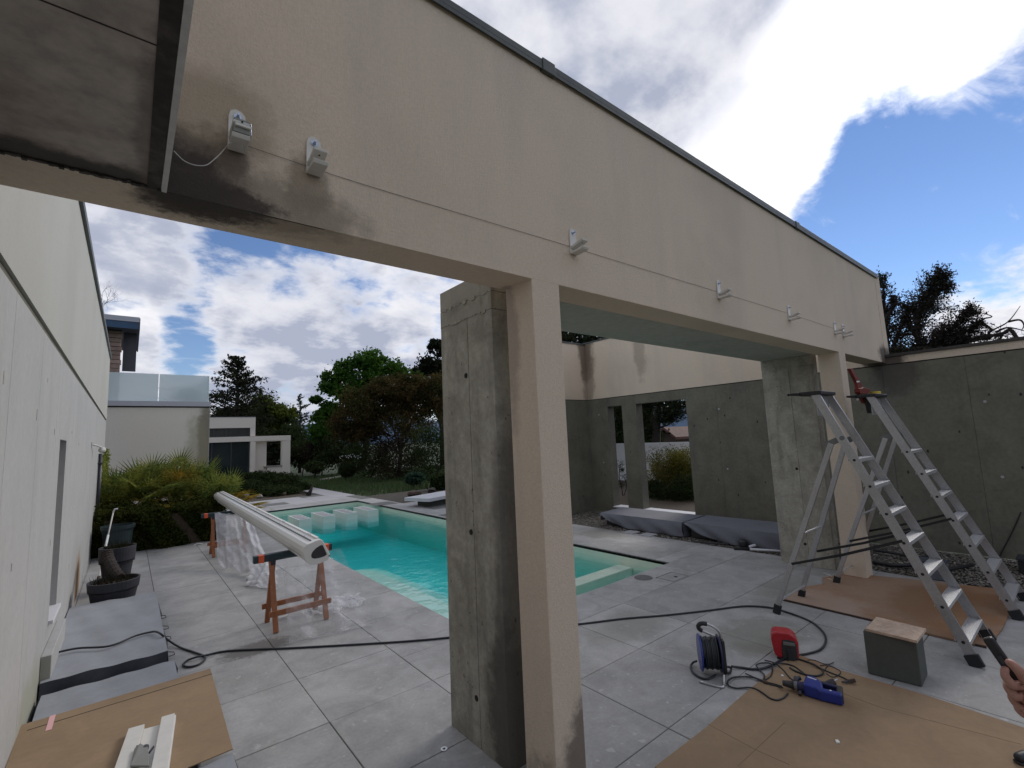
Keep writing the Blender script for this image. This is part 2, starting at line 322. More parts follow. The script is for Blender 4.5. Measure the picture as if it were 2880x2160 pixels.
M['blue'] = mat('blue', (.012, .03, .22), .35, var=(20, .1), coat=.2)
M['blue_dark'] = mat('blue_dark', (.012, .014, .06), .4, var=(20, .15))
M['dark_glass'] = mat('dark_glass', (.02, .028, .03), .06, var=(2, .2), spec=.6)
M['frame_dark'] = mat('frame_dark', (.03, .032, .04), .4)
M['fascia_blue'] = mat('fascia_blue', (.015, .06, .13), .4, var=(3, .15))
M['fascia_pale'] = mat('fascia_pale', (.42, .42, .46), .5)
M['eaves'] = mat('eaves', (.055, .055, .068), .7, var=(8, .1))
M['stone'] = mat('stone', (.27, .19, .155), .85, var=(9, .25), objvar=.25, bump=(30, .5, .01))
M['stone_pale'] = mat('stone_pale', (.42, .40, .38), .85, var=(9, .12), objvar=.12)
M['roof_brown'] = mat('roof_brown', (.10, .045, .032), .8, var=(3, .3))
M['pole_white'] = mat('pole_white', (.75, .75, .74), .35)
M['skin'] = mat('skin', (.42, .22, .165), .55, var=(80, .10), big=(30, (.36, .15, .115), .7), bump=(260, .6, .002))
M['cloth_navy'] = mat('cloth_navy', (.03, .035, .055), .85, var=(40, .1))
M['cloth_grey'] = mat('cloth_grey', (.08, .08, .085), .85, var=(40, .1))
M['hair'] = mat('hair', (.03, .02, .015), .6)
M['yellow'] = mat('yellow', (.6, .42, .03), .5)
M['hill'] = mat('hill', (.06, .10, .16), .95, var=(.01, .3))  # blue of distant haze put into the base colour
M['teal_tub'] = mat('teal_tub', (.010, .024, .028), .5, var=(8, .2))
M['paper'] = mat('paper', (.75, .74, .72), .7)
M['pink_tape'] = mat('pink_tape', (.75, .42, .42), .6)

def leafmat(name, col, col2, trans=.35, scale=1.2, fine=14):
    m = bpy.data.materials.new(name); m.use_nodes = True; t = m.node_tree; t.nodes.clear()
    out = t.nodes.new('ShaderNodeOutputMaterial'); geo = t.nodes.new('ShaderNodeNewGeometry')
    a = RAMP(t, NOISE(t, geo.outputs['Position'], scale, 4, .6), .35, .65)
    c = MIX(t, a, col, col2)
    fn = NOISE(t, geo.outputs['Position'], fine, 2, .5)
    c = MIX(t, 1., c, MIX(t, RAMP(t, fn, .3, .7), (.55,) * 3, (1.45,) * 3), 'MULTIPLY')
    d = t.nodes.new('ShaderNodeBsdfDiffuse'); tr = t.nodes.new('ShaderNodeBsdfTranslucent'); mx = t.nodes.new('ShaderNodeMixShader')
    Lk(t, c, d.inputs[0]); Lk(t, c, tr.inputs[0]); mx.inputs[0].default_value = trans
    Lk(t, d.outputs[0], mx.inputs[1]); Lk(t, tr.outputs[0], mx.inputs[2]); Lk(t, mx.outputs[0], out.inputs[0])
    return m
LF = dict(
    dark=leafmat('leaf_dark', (.018, .024, .014), (.03, .034, .02), .2),
    green=leafmat('leaf_green', (.055, .10, .02), (.035, .07, .018), .4),
    bright=leafmat('leaf_bright', (.07, .15, .025), (.035, .085, .018), .45),
    olive=leafmat('leaf_olive', (.12, .15, .03), (.05, .075, .02), .4),
    bluegreen=leafmat('leaf_bluegreen', (.045, .08, .055), (.03, .05, .035), .3),
    red=leafmat('leaf_red', (.085, .060, .026), (.045, .046, .018), .4, 1.2),
    shrub=leafmat('leaf_shrub', (.030, .046, .018), (.045, .060, .026), .3),
    brown=leafmat('leaf_brown', (.045, .035, .028), (.03, .03, .016), .25),
    ivy=leafmat('leaf_ivy', (.030, .045, .012), (.06, .065, .018), .25, 2.5, 30),
    palm=leafmat('leaf_palm', (.26, .27, .06), (.12, .17, .045), .35, 3, 20),
    palm_old=leafmat('leaf_palm_old', (.42, .27, .045), (.20, .17, .04), .35, 4, 20),
    bamboo=leafmat('leaf_bamboo', (.19, .17, .035), (.07, .08, .02), .4, 2, 20),
    cypress=leafmat('leaf_cypress', (.04, .034, .032), (.03, .036, .024), .25),
)
# water: clear coloured body, mirror by Fresnel
mw = bpy.data.materials.new('pool_water'); mw.use_nodes = True; t = mw.node_tree; t.nodes.clear()
out = t.nodes.new('ShaderNodeOutputMaterial'); fr = t.nodes.new('ShaderNodeFresnel'); fr.inputs[0].default_value = 1.33
gl = t.nodes.new('ShaderNodeBsdfGlossy'); gl.inputs['Roughness'].default_value = .015
tp = t.nodes.new('ShaderNodeBsdfTransparent'); mx = t.nodes.new('ShaderNodeMixShader')
geo = t.nodes.new('ShaderNodeNewGeometry'); bp = t.nodes.new('ShaderNodeBump'); bp.inputs['Strength'].default_value = .35; bp.inputs['Distance'].default_value = .03
Lk(t, NOISE(t, geo.outputs['Position'], 5.0, 3, .5), bp.inputs['Height']); Lk(t, bp.outputs[0], gl.inputs['Normal']); Lk(t, bp.outputs[0], fr.inputs['Normal'])
Lk(t, MATH(t, 'MULTIPLY', fr.outputs[0], MATH(t, 'SUBTRACT', 1., geo.outputs['Backfacing'])), mx.inputs[0]); Lk(t, tp.outputs[0], mx.inputs[1]); Lk(t, gl.outputs[0], mx.inputs[2]); Lk(t, mx.outputs[0], out.inputs[0])
ab = t.nodes.new('ShaderNodeVolumeAbsorption'); ab.inputs[0].default_value = (.0, .94, .985, 1); ab.inputs[1].default_value = .72
Lk(t, ab.outputs[0], out.inputs[1])
M['water'] = mw
def filmmat(name, white, alpha, rough=.12):
    m = bpy.data.materials.new(name); m.use_nodes = True; t = m.node_tree; t.nodes.clear()
    out = t.nodes.new('ShaderNodeOutputMaterial'); b = t.nodes.new('ShaderNodeBsdfPrincipled'); b.inputs['Base Color'].default_value = (*white, 1); b.inputs['Roughness'].default_value = rough
    tp = t.nodes.new('ShaderNodeBsdfTransparent'); mx = t.nodes.new('ShaderNodeMixShader'); lw = t.nodes.new('ShaderNodeLayerWeight'); lw.inputs[0].default_value = .35
    ge = t.nodes.new('ShaderNodeNewGeometry'); bu = t.nodes.new('ShaderNodeBump'); bu.inputs['Strength'].default_value = 1.; bu.inputs['Distance'].default_value = .03
    Lk(t, NOISE(t, ge.outputs['Position'], 13, 4, .6, 1.2), bu.inputs['Height']); Lk(t, bu.outputs[0], b.inputs['Normal']); Lk(t, bu.outputs[0], lw.inputs['Normal'])
    Lk(t, MATH(t, 'MINIMUM', MATH(t, 'ADD', MATH(t, 'MULTIPLY', lw.outputs['Facing'], .55), alpha), 1.), mx.inputs[0])
    Lk(t, tp.outputs[0], mx.inputs[1]); Lk(t, b.outputs[0], mx.inputs[2]); Lk(t, mx.outputs[0], out.inputs[0]); return m
M['film_white'] = filmmat('film_white', (.80, .80, .84), .34, .10)
M['film_clear'] = filmmat('film_clear', (.80, .80, .84), .07, .08)
def glassmat(name, tint, alpha):
    m = bpy.data.materials.new(name); m.use_nodes = True; t = m.node_tree; t.nodes.clear()
    out = t.nodes.new('ShaderNodeOutputMaterial'); b = t.nodes.new('ShaderNodeBsdfPrincipled'); b.inputs['Base Color'].default_value = (*tint, 1); b.inputs['Roughness'].default_value = .35
    tr = t.nodes.new('ShaderNodeBsdfTranslucent'); tr.inputs[0].default_value = (*tint, 1); tp = t.nodes.new('ShaderNodeBsdfTransparent')
    m1 = t.nodes.new('ShaderNodeMixShader'); m1.inputs[0].default_value = .5; Lk(t, b.outputs[0], m1.inputs[1]); Lk(t, tr.outputs[0], m1.inputs[2])
    m2 = t.nodes.new('ShaderNodeMixShader'); m2.inputs[0].default_value = alpha; Lk(t, tp.outputs[0], m2.inputs[1]); Lk(t, m1.outputs[0], m2.inputs[2]); Lk(t, m2.outputs[0], out.inputs[0]); return m
M['frosted'] = glassmat('frosted', (.72, .80, .82), .74)

# ------------------------------------------------------------------ ground, terrace, pool
PX0, PX1, PY0, PY1 = 2.53, 5.70, 3.80, 15.0          # pool opening
WL = -.13                                            # water level
g = MB(); B = 3500
for (x0, x1, y0, y1) in [(-B, B, -B, PY0 - .15), (-B, B, PY1 + .15, B), (-B, PX0 - .15, PY0 - .15, PY1 + .15), (PX1 + .15, B, PY0 - .15, PY1 + .15)]:
    g.add([(x0, y0, -.05), (x1, y0, -.05), (x1, y1, -.05), (x0, y1, -.05)], [(0, 1, 2, 3)])
tag(g.build('ground', M['grass']), kind='structure')
hm = MB()
def hill(u, v):
    a = 2 * math.pi * u; r = 2600 + 600 * v
    hgt = (90 + 95 * abs(math.sin(a * 2 + 1)) + 55 * math.sin(a * 7) + 20 * math.sin(a * 23)) * math.sin(min(v * 2, 1) * math.pi / 2)
    return (r * math.cos(a), r * math.sin(a), -1 + hgt)
hm.grid(hill, 140, 4); tag(hm.build('hills', M['hill'], smooth=True), kind='structure')

# terrace bed under the slabs (dark joints) and the slabs themselves
X0, P_, Y0 = 1.06, .745, 1.80
xs = [X0 + P_ * i for i in range(-3, 9)]; xs[-1] = 6.93
terr = MB()
def regions():
    for (x0, x1, y0, y1) in [(-1.2, 6.93, -2.2, PY0), (-1.2, PX0, PY0, PY1), (PX1, 6.93, PY0, 13.0), (PX1, 6.275, 13.0, PY1), (1.06, 6.275, PY1, 18.2), (5.2, 6.275, 18.2, 26.)]:
        yield x0, x1, y0, y1
for (x0, x1, y0, y1) in regions(): terr.box(x0, x1, y0, y1, -.048, -.013)
terrace = terr.build('terrace', M['joint']); tag(terrace, kind='structure'); ORG['terrace'] = Vector((0, 0, 0))
gp = .0022
def slab_mesh(w, d, m):
    b = .003; vs = []; fs = []
    q = MB(); q.add([(gp, gp, -.012), (w - gp, gp, -.012), (w - gp, d - gp, -.012), (gp, d - gp, -.012), (gp, gp, -b), (w - gp, gp, -b), (w - gp, d - gp, -b), (gp, d - gp, -b),
        (gp + b, gp + b, 0), (w - gp - b, gp + b, 0), (w - gp - b, d - gp - b, 0), (gp + b, d - gp - b, 0)],
        [(8, 9, 10, 11)] + [(i, (i + 1) % 4, (i + 1) % 4 + 4, i + 4) for i in range(4)] + [(i + 4, (i + 1) % 4 + 4, (i + 1) % 4 + 8, i + 8) for i in range(4)])
    me = bpy.data.meshes.new('slab'); me.from_pydata(q.v, [], q.f); me.materials.append(m); return me
MC = {}
def put_slab(x0, x1, y0, y1, far=False):
    if x1 - x0 < .05 or y1 - y0 < .05: return
    key = (round(x1 - x0, 3), round(y1 - y0, 3), far)
    if key not in MC: MC[key] = slab_mesh(x1 - x0, y1 - y0, M['tile_far'] if far else M['tile'])
    o = bpy.data.objects.new('paving_slab', MC[key]); COL.objects.link(o); o.parent = terrace; o.location = (x0, y0, rng.uniform(-.0012, .0012))
def cut_rect(r, P):
    x0, x1, y0, y1 = r; a0, a1, b0, b1 = P
    if x1 <= a0 or x0 >= a1 or y1 <= b0 or y0 >= b1: return [r]
    out = []
    if y0 < b0: out.append((x0, x1, y0, b0)); y0 = b0
    if y1 > b1: out.append((x0, x1, b1, y1)); y1 = b1
    if x0 < a0: out.append((x0, a0, y0, y1))
    if x1 > a1: out.append((a1, x1, y0, y1))
    return out
darks = MB()
dark_spots = {(5, 21), (5, 22), (7, 23), (3, 20)}
for j in range(-5, 34):
    y0 = Y0 + P_ * j; y1 = y0 + P_
    for i in range(len(xs) - 1):
        x0, x1 = xs[i], xs[i + 1]
        if y0 > 11.0 and x0 < 1.0: continue
        if y0 > 14.9 and x0 > 6.2: continue
        if y0 > 12.9 and x0 > 6.2: continue
        if y0 > 18.0 and x0 < 5.1: continue
        if y0 > 25.6: continue
        if y0 < -1.9 : continue
        for r in cut_rect((x0, x1, y0, y1), (PX0, PX1, PY0, PY1)):
            put_slab(*r, far=(y0 > 15.5))
# a few dark wet slabs / dirt lying on the far end of the terrace, and the drain cover
pats = MB()
for (x0, x1, y0, y1) in [(4.75, 5.5, 17.6, 18.2), (3.3, 4.0, 16.2, 16.9), (2.6, 3.3, 16.9, 17.6), (5.5, 6.2, 13.1, 13.8), (5.9, 6.27, 15.2, 16.6), (6.2, 6.9, 11.0, 11.8), (5.8, 6.4, 9.3, 10.1)]:
    pats.box(x0 + .01, x1 - .01, y0 + .01, y1 - .01, .002, .006)
pats.build('wet_patch', M['tile_dark'], terrace)
# drain access lid by the pool corner
dr = thing('drain_lid', 'square paving drain lid with a finger hole near the right corner of the pool', 'drain lid', (5.2, 3.4, .003))
l = MB().box(5.0, 5.30, 3.30, 3.52, .002, .007).build('lid', M['tile'], dr, bevel=.001)
fr_ = MB()
for (x0, x1, y0, y1) in [(4.985, 5.315, 3.52, 3.535), (5.30, 5.315, 3.30, 3.52)]: fr_.box(x0, x1, y0, y1, .002, .005)
fr_.build('frame', M['joint'], dr)
MB().lathe([(.022, .007), (.022, .009)], (5.17, 3.38, 0), 16).build('finger_hole', M['hole'], dr)
tag(MB().lathe([(.11, .002), (.105, .006), (.0, .006)], (4.9, 3.65, 0), 24).build('skimmer_lid', M['tile_dark'], loc=(4.9, 3.65, 0)), 'round grey lid set in the paving beside the pool corner', 'lid')
wsh = MB().lathe([(.020, .002), (.020, .005), (.009, .005), (.008, .002)], G(1249, 2108), 16)
wsh = wsh.build('washer', M['alu_step'], loc=tuple(G(1249, 2108))); tag(wsh, 'small steel washer lying on the paving left of the concrete pillar foot', 'washer')

# pool shell
pool = thing('swimming_pool', 'rectangular swimming pool with pale green liner and turquoise water', 'pool', (PX0, PY0, 0))
sh = MB(); D_ = -.80
sh.box(PX0 - .14, PX0, PY0 - .14, PY1 + .14, D_ - .1, -.013); sh.box(PX1, PX1 + .14, PY0 - .14, PY1 + .14, D_ - .1, -.013)
sh.box(PX0, PX1, PY0 - .14, PY0, D_ - .1, -.013); sh.box(PX0, PX1, PY1, PY1 + .14, D_ - .1, -.013)
sh.box(PX0, PX1, PY0, PY1, D_ - .1, D_)
sh.build('liner', M['liner'], pool)
MB().box(PX0 + .002, PX1 - .002, 4.42, 4.66, D_ + .002, -.17).build('cover_pit_wall', M['liner'], pool, bevel=.01)
MB().box(PX0 + .002, PX1 - .002, PY0 + .002, 4.418, D_ + .002, -.48).build('cover_pit_floor', M['liner'], pool)
st = MB()                                         # rounded entry steps along the near left side
def stepshape(x1, ya, yb, z0, z1):
    poly = [(PX0 + .002, ya, z0), (x1, ya, z0)] + [(x1 - .35 + .35 * math.cos(a), yb - .6 + .6 * math.sin(a), z0) for a in [i * math.pi / 16 for i in range(1, 9)]] + [(PX0 + .002, yb, z0)]
    st.prism(poly, (0, 0, z1 - z0))
stepshape(3.55, 4.665, 8.4, D_ + .002, -.42); stepshape(3.20, 4.668, 7.9, -.418, -.28)
st.build('entry_steps', M['liner'], pool, bevel=.02)
e = MB()
for (x0, x1, y0, y1) in [(PX0 - .01, PX0 + .006, PY0, PY1), (PX1 - .012, PX1 + .01, PY0, PY1), (PX0 + .006, PX1 - .012, PY1 - .006, PY1 + .01)]: e.box(x0, x1, y0, y1, -.020, -.0125)
e.build('edge_shadow', M['joint'], pool)  # dark strips stand in for the shade under the coping overhang
wv = MB().box(PX0 + .001, PX1 - .001, PY0 + .001, PY1 - .001, D_ + .001, WL)
wt = wv.build('pool_water', M['water']); tag(wt, kind='structure')
# five hollow blocks standing in the far end of the pool
blk = None
lab = ['white hollow block in the pool, nearest the left side, half hidden by the awning case', 'white hollow block in the pool, second from the left', 'white hollow block in the pool, in the middle of the row', 'white hollow block in the pool, second from the right', 'white hollow block in the pool, nearest the right side']
def make_block():
    r = thing('stepping_block', lab[4], 'pool block', (0, 0, 0), 'white hollow blocks across the pool')
    w, d, z0, z1, t_ = .29, 1.03, -.40, .03, .03
    q = MB(); q.box(0, t_, 0, d, z0, z1); q.box(w - t_, w, 0, d, z0, z1); q.box(t_, w - t_, 0, t_, z0, z1); q.box(t_, w - t_, d - t_, d, z0, z1)
    q.build('block_walls', M['block_white'], r)
    BOX('block_floor', M['block_white'], r, t_, w - t_, t_, d - t_, -.06, .012)
    BOX('tread_mark', M['tile_far'], r, t_ + .04, w - t_ - .04, t_ + .08, d - t_ - .08, .0122, .019)
    return r
b0 = make_block()
for i in range(5):
    o = b0 if i == 4 else copy_tree(b0)
    o.location = (2.65 + .565 * i, 12.2, 0); o['label'] = lab[i]

# gravel bed along the boundary wall, with pebbles
tag(BOX('gravel_bed', M['gravel_base'], None, 6.935, 8.49, -2.2, 7.55, -.045, -.012), kind='structure')
def pebbles(name, x0, x1, y0, y1, n, z, s0, s1, m, zj=.02):
    base = np.array([(1, 0, 0), (0, 1, 0), (-1, 0, 0), (0, -1, 0), (0, 0, .7), (0, 0, -.7)]); tri = np.array([(0, 1, 4), (1, 2, 4), (2, 3, 4), (3, 0, 4), (1, 0, 5), (2, 1, 5), (3, 2, 5), (0, 3, 5)])
    c = np.stack([rng.uniform(x0, x1, n), rng.uniform(y0, y1, n), z + rng.uniform(0, zj, n)], 1); s = rng.uniform(s0, s1, (n, 3)) * np.array([1, 1, .6]); a = rng.uniform(0, 6.28, n)
    v = base[None] * s[:, None]; ca, sa = np.cos(a)[:, None], np.sin(a)[:, None]
    v = np.stack([v[..., 0] * ca - v[..., 1] * sa, v[..., 0] * sa + v[..., 1] * ca, v[..., 2]], -1) + c[:, None]
    return npmesh(name, v.reshape(-1, 3), (tri[None] + 6 * np.arange(n)[:, None, None]).reshape(-1, 3), m)
def npmesh(name, v, f, m, parent=None, loc=(0, 0, 0)):
    me = bpy.data.meshes.new(name); k = f.shape[1]; org = np.array(ORG[parent.name] if parent is not None else loc)
    me.vertices.add(len(v)); me.vertices.foreach_set('co', (v - org).astype(np.float32).ravel())
    me.loops.add(len(f) * k); me.loops.foreach_set('vertex_index', f.astype(np.int32).ravel())
    me.polygons.add(len(f)); me.polygons.foreach_set('loop_start', np.arange(0, len(f) * k, k, dtype=np.int32)); me.polygons.foreach_set('loop_total', np.full(len(f), k, dtype=np.int32))
    me.materials.append(m); me.update(calc_edges=True)
    o = bpy.data.objects.new(name, me); COL.objects.link(o)
    if parent is not None: o.parent = parent
    else: o.location = loc
    ORG[o.name] = Vector(org); return o
tag(pebbles('gravel', 6.94, 8.46, -.5, 7.5, 16000, -.012, .008, .024, M['pebble']), 'dark brown gravel in the bed along the concrete boundary wall', 'gravel', kind='stuff')
for k, (x, y) in enumerate([(6.94, 5.36), (6.95, 5.01)]):
    tag(BOX('stepping_slab', M['tile_far'], None, x - .11, x + .11, y - .11, y + .11, -.01, .018, bevel=.003, loc=(x, y, 0)), ['small square pale slab at the gravel edge, farther of the two', 'small square pale slab at the gravel edge, nearer of the two'][k], 'stepping stone', 'small square slabs at the gravel edge')

# ------------------------------------------------------------------ pergola: beam, columns, roof slab
YF, YB, ZB, ZT = 1.80, 2.03, 2.592, 3.90
pg = thing('pergola', 'beige rendered pergola beam on two square columns with a concrete roof slab at left', 'pergola', (1.74, 1.91, 0))
BOX('beam', M['plaster'], pg, -.60, 8.56, YF, YB, ZB, ZT, bevel=.004)
for (x0, x1) in ((1.636, 1.842), (6.478, 6.70)): BOX('column', M['plaster'], pg, x0, x1, YF + .0005, YB - .006, 0.001, ZB + .003, bevel=.004)
c_ = MB().box(-.6, 8.60, YF - .022, YB + .02, ZT + .002, ZT + .042).box(-.6, 8.60, YF - .022, YF - .016, ZT - .022, ZT + .002)
c_.build('coping', M['coping'], pg, bevel=.002)
for xj in (1.787, 5.51): BOX('coping_joint', M['coping'], pg, xj - .0, xj + .10, YF - .028, YB + .026, ZT - .026, ZT + .050, bevel=.002)
# the narrow render stop bead along the beam foot near the left end
BOX('bead', M['plaster'], pg, .063, 1.63, YF - .004, YF - .0005, ZB - .001, ZB + .003)
BOX('bead_shadow', M['soot_and_shadow'], pg, .063, .56, YF - .001, YF + .006, ZB - .0012, ZB + .001)  # dark strip painted as the shadow behind the bead
rs = BOX('roof_slab', M['soffit'], pg, -3.6, .045, -3.0, YF - .012, ZB, ZB + .22)
BOX('drip_band', M['soot_and_shadow'], pg, .012, .047, -3.0, YF - .004, ZB - .004, ZB + .001)
BOX('edge_strip', M['trim_white'], pg, .0475, .062, -3.0, YF - .002, ZB - .006, ZB + .20)
BOX('slab_joint', M['soot_and_shadow'], pg, -3.6, .012, 1.13, 1.133, ZB - .0015, ZB + .001)
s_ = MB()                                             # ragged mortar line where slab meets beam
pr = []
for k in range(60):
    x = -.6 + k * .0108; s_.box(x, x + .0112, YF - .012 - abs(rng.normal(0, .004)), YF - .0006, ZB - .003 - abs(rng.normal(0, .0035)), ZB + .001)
s_.build('mortar_line', M['soot_and_shadow'], pg)

# concrete portal behind the beam: two fins and a thin canopy
pt = thing('concrete_portal', 'raw board-marked concrete portal of two fins and a thin canopy behind the beam', 'concrete frame', (1.70, 2.43, 0))
def fin(x0, x1, y0, y1):
    f = MB(); gy = (y0 + y1) / 2 - .03; w = .0025
    for (a, b) in ((y0, gy - w), (gy + w, y1)):
        f.box(x0, x1, a, b, 0, 2.51)
    f.box(x0 + .004, x1 - .004, gy - w, gy + w, 0, 2.51)
    o = f.build('fin', M['concrete'], pt, bevel=.006)
    # two rougher pours at the head
    for (za, zb, dx) in ((2.5115, 2.62, .001), (2.6215, 2.755, .0)): BOX('pour_layer', M['concrete'], o, x0 - dx, x1 + dx, y0 - .001, y1 + .001, za, zb, bevel=.003)
    rg = MB()
    for k in range(46):
        yy = y0 + (y1 - y0) * rng.random(); zj = 2.621 if rng.random() < .6 else 2.512; s_1 = abs(rng.normal(0, .006)) + .003; rg.box(x0 - .001 - s_1 * .5, x0 + .004, yy, yy + s_1 * 2.5, zj - s_1, zj + s_1 * .6)
    rr_ = rg.build('mortar_crumbs', M['mortar'], o, bevel=.001); rr_['kind'] = 'stuff'
    for z in (2.15, 1.20, .265):
        MB().lathe([(.017, 0), (.016, -.003), (.013, -.0035)], (x0 - .0005, gy + .02 + .01, z), 18, 'x').build('tie_hole', M['hole'], o)
    return o
fin(1.617, 1.80, 2.14, 2.72); fin(6.66, 6.845, 2.16, 2.77)
cn = MB()
for (a, b) in ((1.812, 3.96), (3.97, 6.65)): cn.box(a, b, 2.142, 2.765, 2.638, 2.754)
cn.build('canopy', M['soffit_green'], pt, bevel=.004)

# ------------------------------------------------------------------ right-hand boundary wall
WX, WT = 8.5, .22
bw = thing('boundary_wall', 'tall grey concrete boundary wall with beige render band and two openings', 'wall', (8.6, 4, 0))
ops = [(5.02, 6.20, .13, 2.37), (6.585, 6.985, .13, 2.37)]
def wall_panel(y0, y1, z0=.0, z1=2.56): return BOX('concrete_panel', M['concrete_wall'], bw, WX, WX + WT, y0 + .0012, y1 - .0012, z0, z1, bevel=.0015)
for (a, b) in ((-3.0, -1.6), (-1.6, -.2), (-.2, .98), (.98, 1.86), (1.86, 3.1), (3.1, 4.40), (4.40, 5.02)): wall_panel(a, b)
wall_panel(6.20, 6.585); wall_panel(6.985, 7.78)
for (y0, y1, z0, z1) in ops: wall_panel(y0, y1, 0, z0 - .02); wall_panel(y0, y1, z1, 2.56)
for (y0, y1, z0, z1) in ops: BOX('sill', M['white_slab'], bw, WX - .03, WX + WT + .03, y0 - .001, y1 + .001, z0 - .018, z0 + .008, bevel=.002)
BOX('shadow_joint', M['joint'], bw, WX + .012, WX + WT - .012, -3.0, 7.77, 2.558, 2.578)
BOX('render_band', M['plaster'], bw, WX - .006, WX + WT, 1.795, 7.78, 2.576, 3.93)
BOX('low_render_band', M['plaster'], bw, WX - .006, WX + WT, -3.0, 1.793, 2.576, 2.675)
BOX('coping', M['coping_dark'], bw, WX - .03, WX + WT + .03, -3.0, 1.79, 2.677, 2.715)
BOX('high_coping', M['coping'], bw, WX - .02, WX + WT + .02, YB + .03, 7.80, 3.932, 3.965)
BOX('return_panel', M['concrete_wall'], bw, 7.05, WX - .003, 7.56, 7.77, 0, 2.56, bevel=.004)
BOX('return_joint', M['joint'], bw, 7.06, WX - .01, 7.572, 7.76, 2.558, 2.578)
BOX('return_band', M['plaster'], bw, 7.05, WX - .008, 7.554, 7.77, 2.576, 3.90)
BOX('return_coping', M['coping'], bw, 7.03, WX - .022, 7.53, 7.80, 3.902, 3.935)
for (y, z) in [(4.36, 2.12), (4.30, 1.02), (2.9, 1.9), (3.2, .6), (.85, 1.95), (.8, 1.0), (.0, 2.0), (-.1, 1.1), (7.2, 1.1), (7.25, 2.2), (2.2, 2.1)]:
    MB().lathe([(.017, -.0), (.017, -.004), (.006, -.005)], (WX - .0, y, z), 14, 'x').build('tie_plug', M['concrete_pale'], bw)

# ------------------------------------------------------------------ left-hand house wall
LX = -.45
lw = thing('house_wall', 'long pale house wall at left, rendered above and board-marked concrete below', 'wall', (-.55, 6, 0))
ys = [3.20 + .95 * i for i in range(-6, 13)]
for a, b in zip(ys[:-1], ys[1:]):
    if abs(a - 5.10) < .01:
        y0, y1 = 5.42, 5.94
        for (p, q, z0, z1) in ((a, y0, 0, 2.555), (y1, b, 0, 2.555), (y0, y1, 0, .46), (y0, y1, 1.905, 2.555)):
            BOX('concrete_panel', M['concrete_pale'], lw, LX - .25, LX, p + (.002 if p == a else 0), q - (.002 if q == b else 0), z0, z1)
        BOX('reveal_pane', M['stone_pale'], lw, LX - .25, LX - .19, y0, y1, .46, 1.905)
        BOX('window_sill', M['white_slab'], lw, LX - .20, LX + .03, y0 - .02, y1 + .02, .44, .47, bevel=.003)
        BOX('sill_box', M['concrete_pale'], lw, LX + .0005, LX + .06, y0 - .35, y1 + .15, .10, .30, bevel=.004)
    else: BOX('concrete_panel', M['concrete_pale'], lw, LX - .25, LX, a + .002, b - .002, 0, 2.555)
j = BOX('shadow_joint', M['concrete_wall'], lw, LX - .25, LX - .010, -2.5, 14.60, 2.557, 2.60)
BOX('render_band', M['plaster_light'], lw, LX - .25, LX + .006, -2.5, 14.75, 2.602, 4.06)
BOX('coping', M['coping'], lw, LX - .30, LX + .035, -2.5, 14.78, 4.062, 4.14, bevel=.004)
for (y, z, h_) in [(3.05, 2.12, .06), (4.08, 2.02, .07), (5.0, 1.95, .05), (4.45, 2.28, .03), (3.0, 1.86, .03), (6.4, 2.0, .03), (7.3, 1.9, .03), (3.6, 1.2, .04), (5.2, 1.1, .05), (7.0, .6, .05)]:
    BOX('pock_mark', M['concrete'], lw, LX - .001, LX + .0012, y - .012, y + .012, z - h_ / 2, z + h_ / 2)
dp = thing('downpipe', 'thin grey downpipe on the far end of the pale house wall', 'downpipe', (LX, 11.8, 0))
MB().tube([(LX + .035, 11.78, .28), (LX + .035, 11.78, 1.80)], .03, 10).build('pipe', M['frame_dark'], dp, smooth=True)
for z in (.5, 1.6): BOX('clip', M['frame_dark'], dp, LX + .001, LX + .07, 11.74, 11.82, z, z + .03)
wl = thing('wall_lamp', 'white swivel wall lamp on the pale house wall above the pots', 'wall lamp', (LX, 10, 1.9))
MB().tube([(LX, 9.6, 1.93), (LX + .05, 9.7, 1.92), (LX + .10, 10.0, 1.89)], .014, 8).build('arm', M['trim_white'], wl, smooth=True)
MB().lathe([(.0, 0), (.04, .01), (.05, .09), (.03, .10)], (LX + .11, 10.0, 1.85), 14, 'y').build('lamp_head', M['trim_white'], wl, smooth=True)
BOX('wall_plate', M['trim_white'], wl, LX + .001, LX + .012, 9.55, 9.66, 1.89, 1.97)

# ------------------------------------------------------------------ house behind: terrace with glass balustrade
HY = 15.5
h1 = thing('rear_house', 'beige rendered house block with a roof terrace behind the palms', 'house', (.6, HY, 0))
BOX('wall', M['plaster_house'], h1, -1.2, 1.70, HY, HY + 6, 0, 2.96)
BOX('shadow_gap', M['joint'], h1, -1.2, 1.66, HY - .006, HY + 6, 2.962, 2.995)
BOX('fascia', M['fascia_pale'], h1, -1.2, 1.72, HY - .06, HY + 6, 2.997, 3.125)
BOX('corner_bead', M['plaster_light'], h1, 1.702, 1.715, HY - .004, HY + 6, 0, 3.0)
gb = thing('glass_balustrade', 'frosted glass balustrade along the roof terrace of the house behind', 'balustrade', (.6, HY, 3.13))
for (a, b) in ((-.9, .535), (.555, 1.66)): BOX('glass_pane', M['frosted'], gb, a, b, HY + .02, HY + .035, 3.13, 3.86)
BOX('side_pane', M['frosted'], gb, 1.665, 1.68, HY + .04, HY + 3, 3.13, 3.86)
BOX('glass_edge', mat('glass_edge', (.25, .45, .36), .2), gb, 1.6605, 1.6645, HY + .018, HY + .037, 3.13, 3.86)
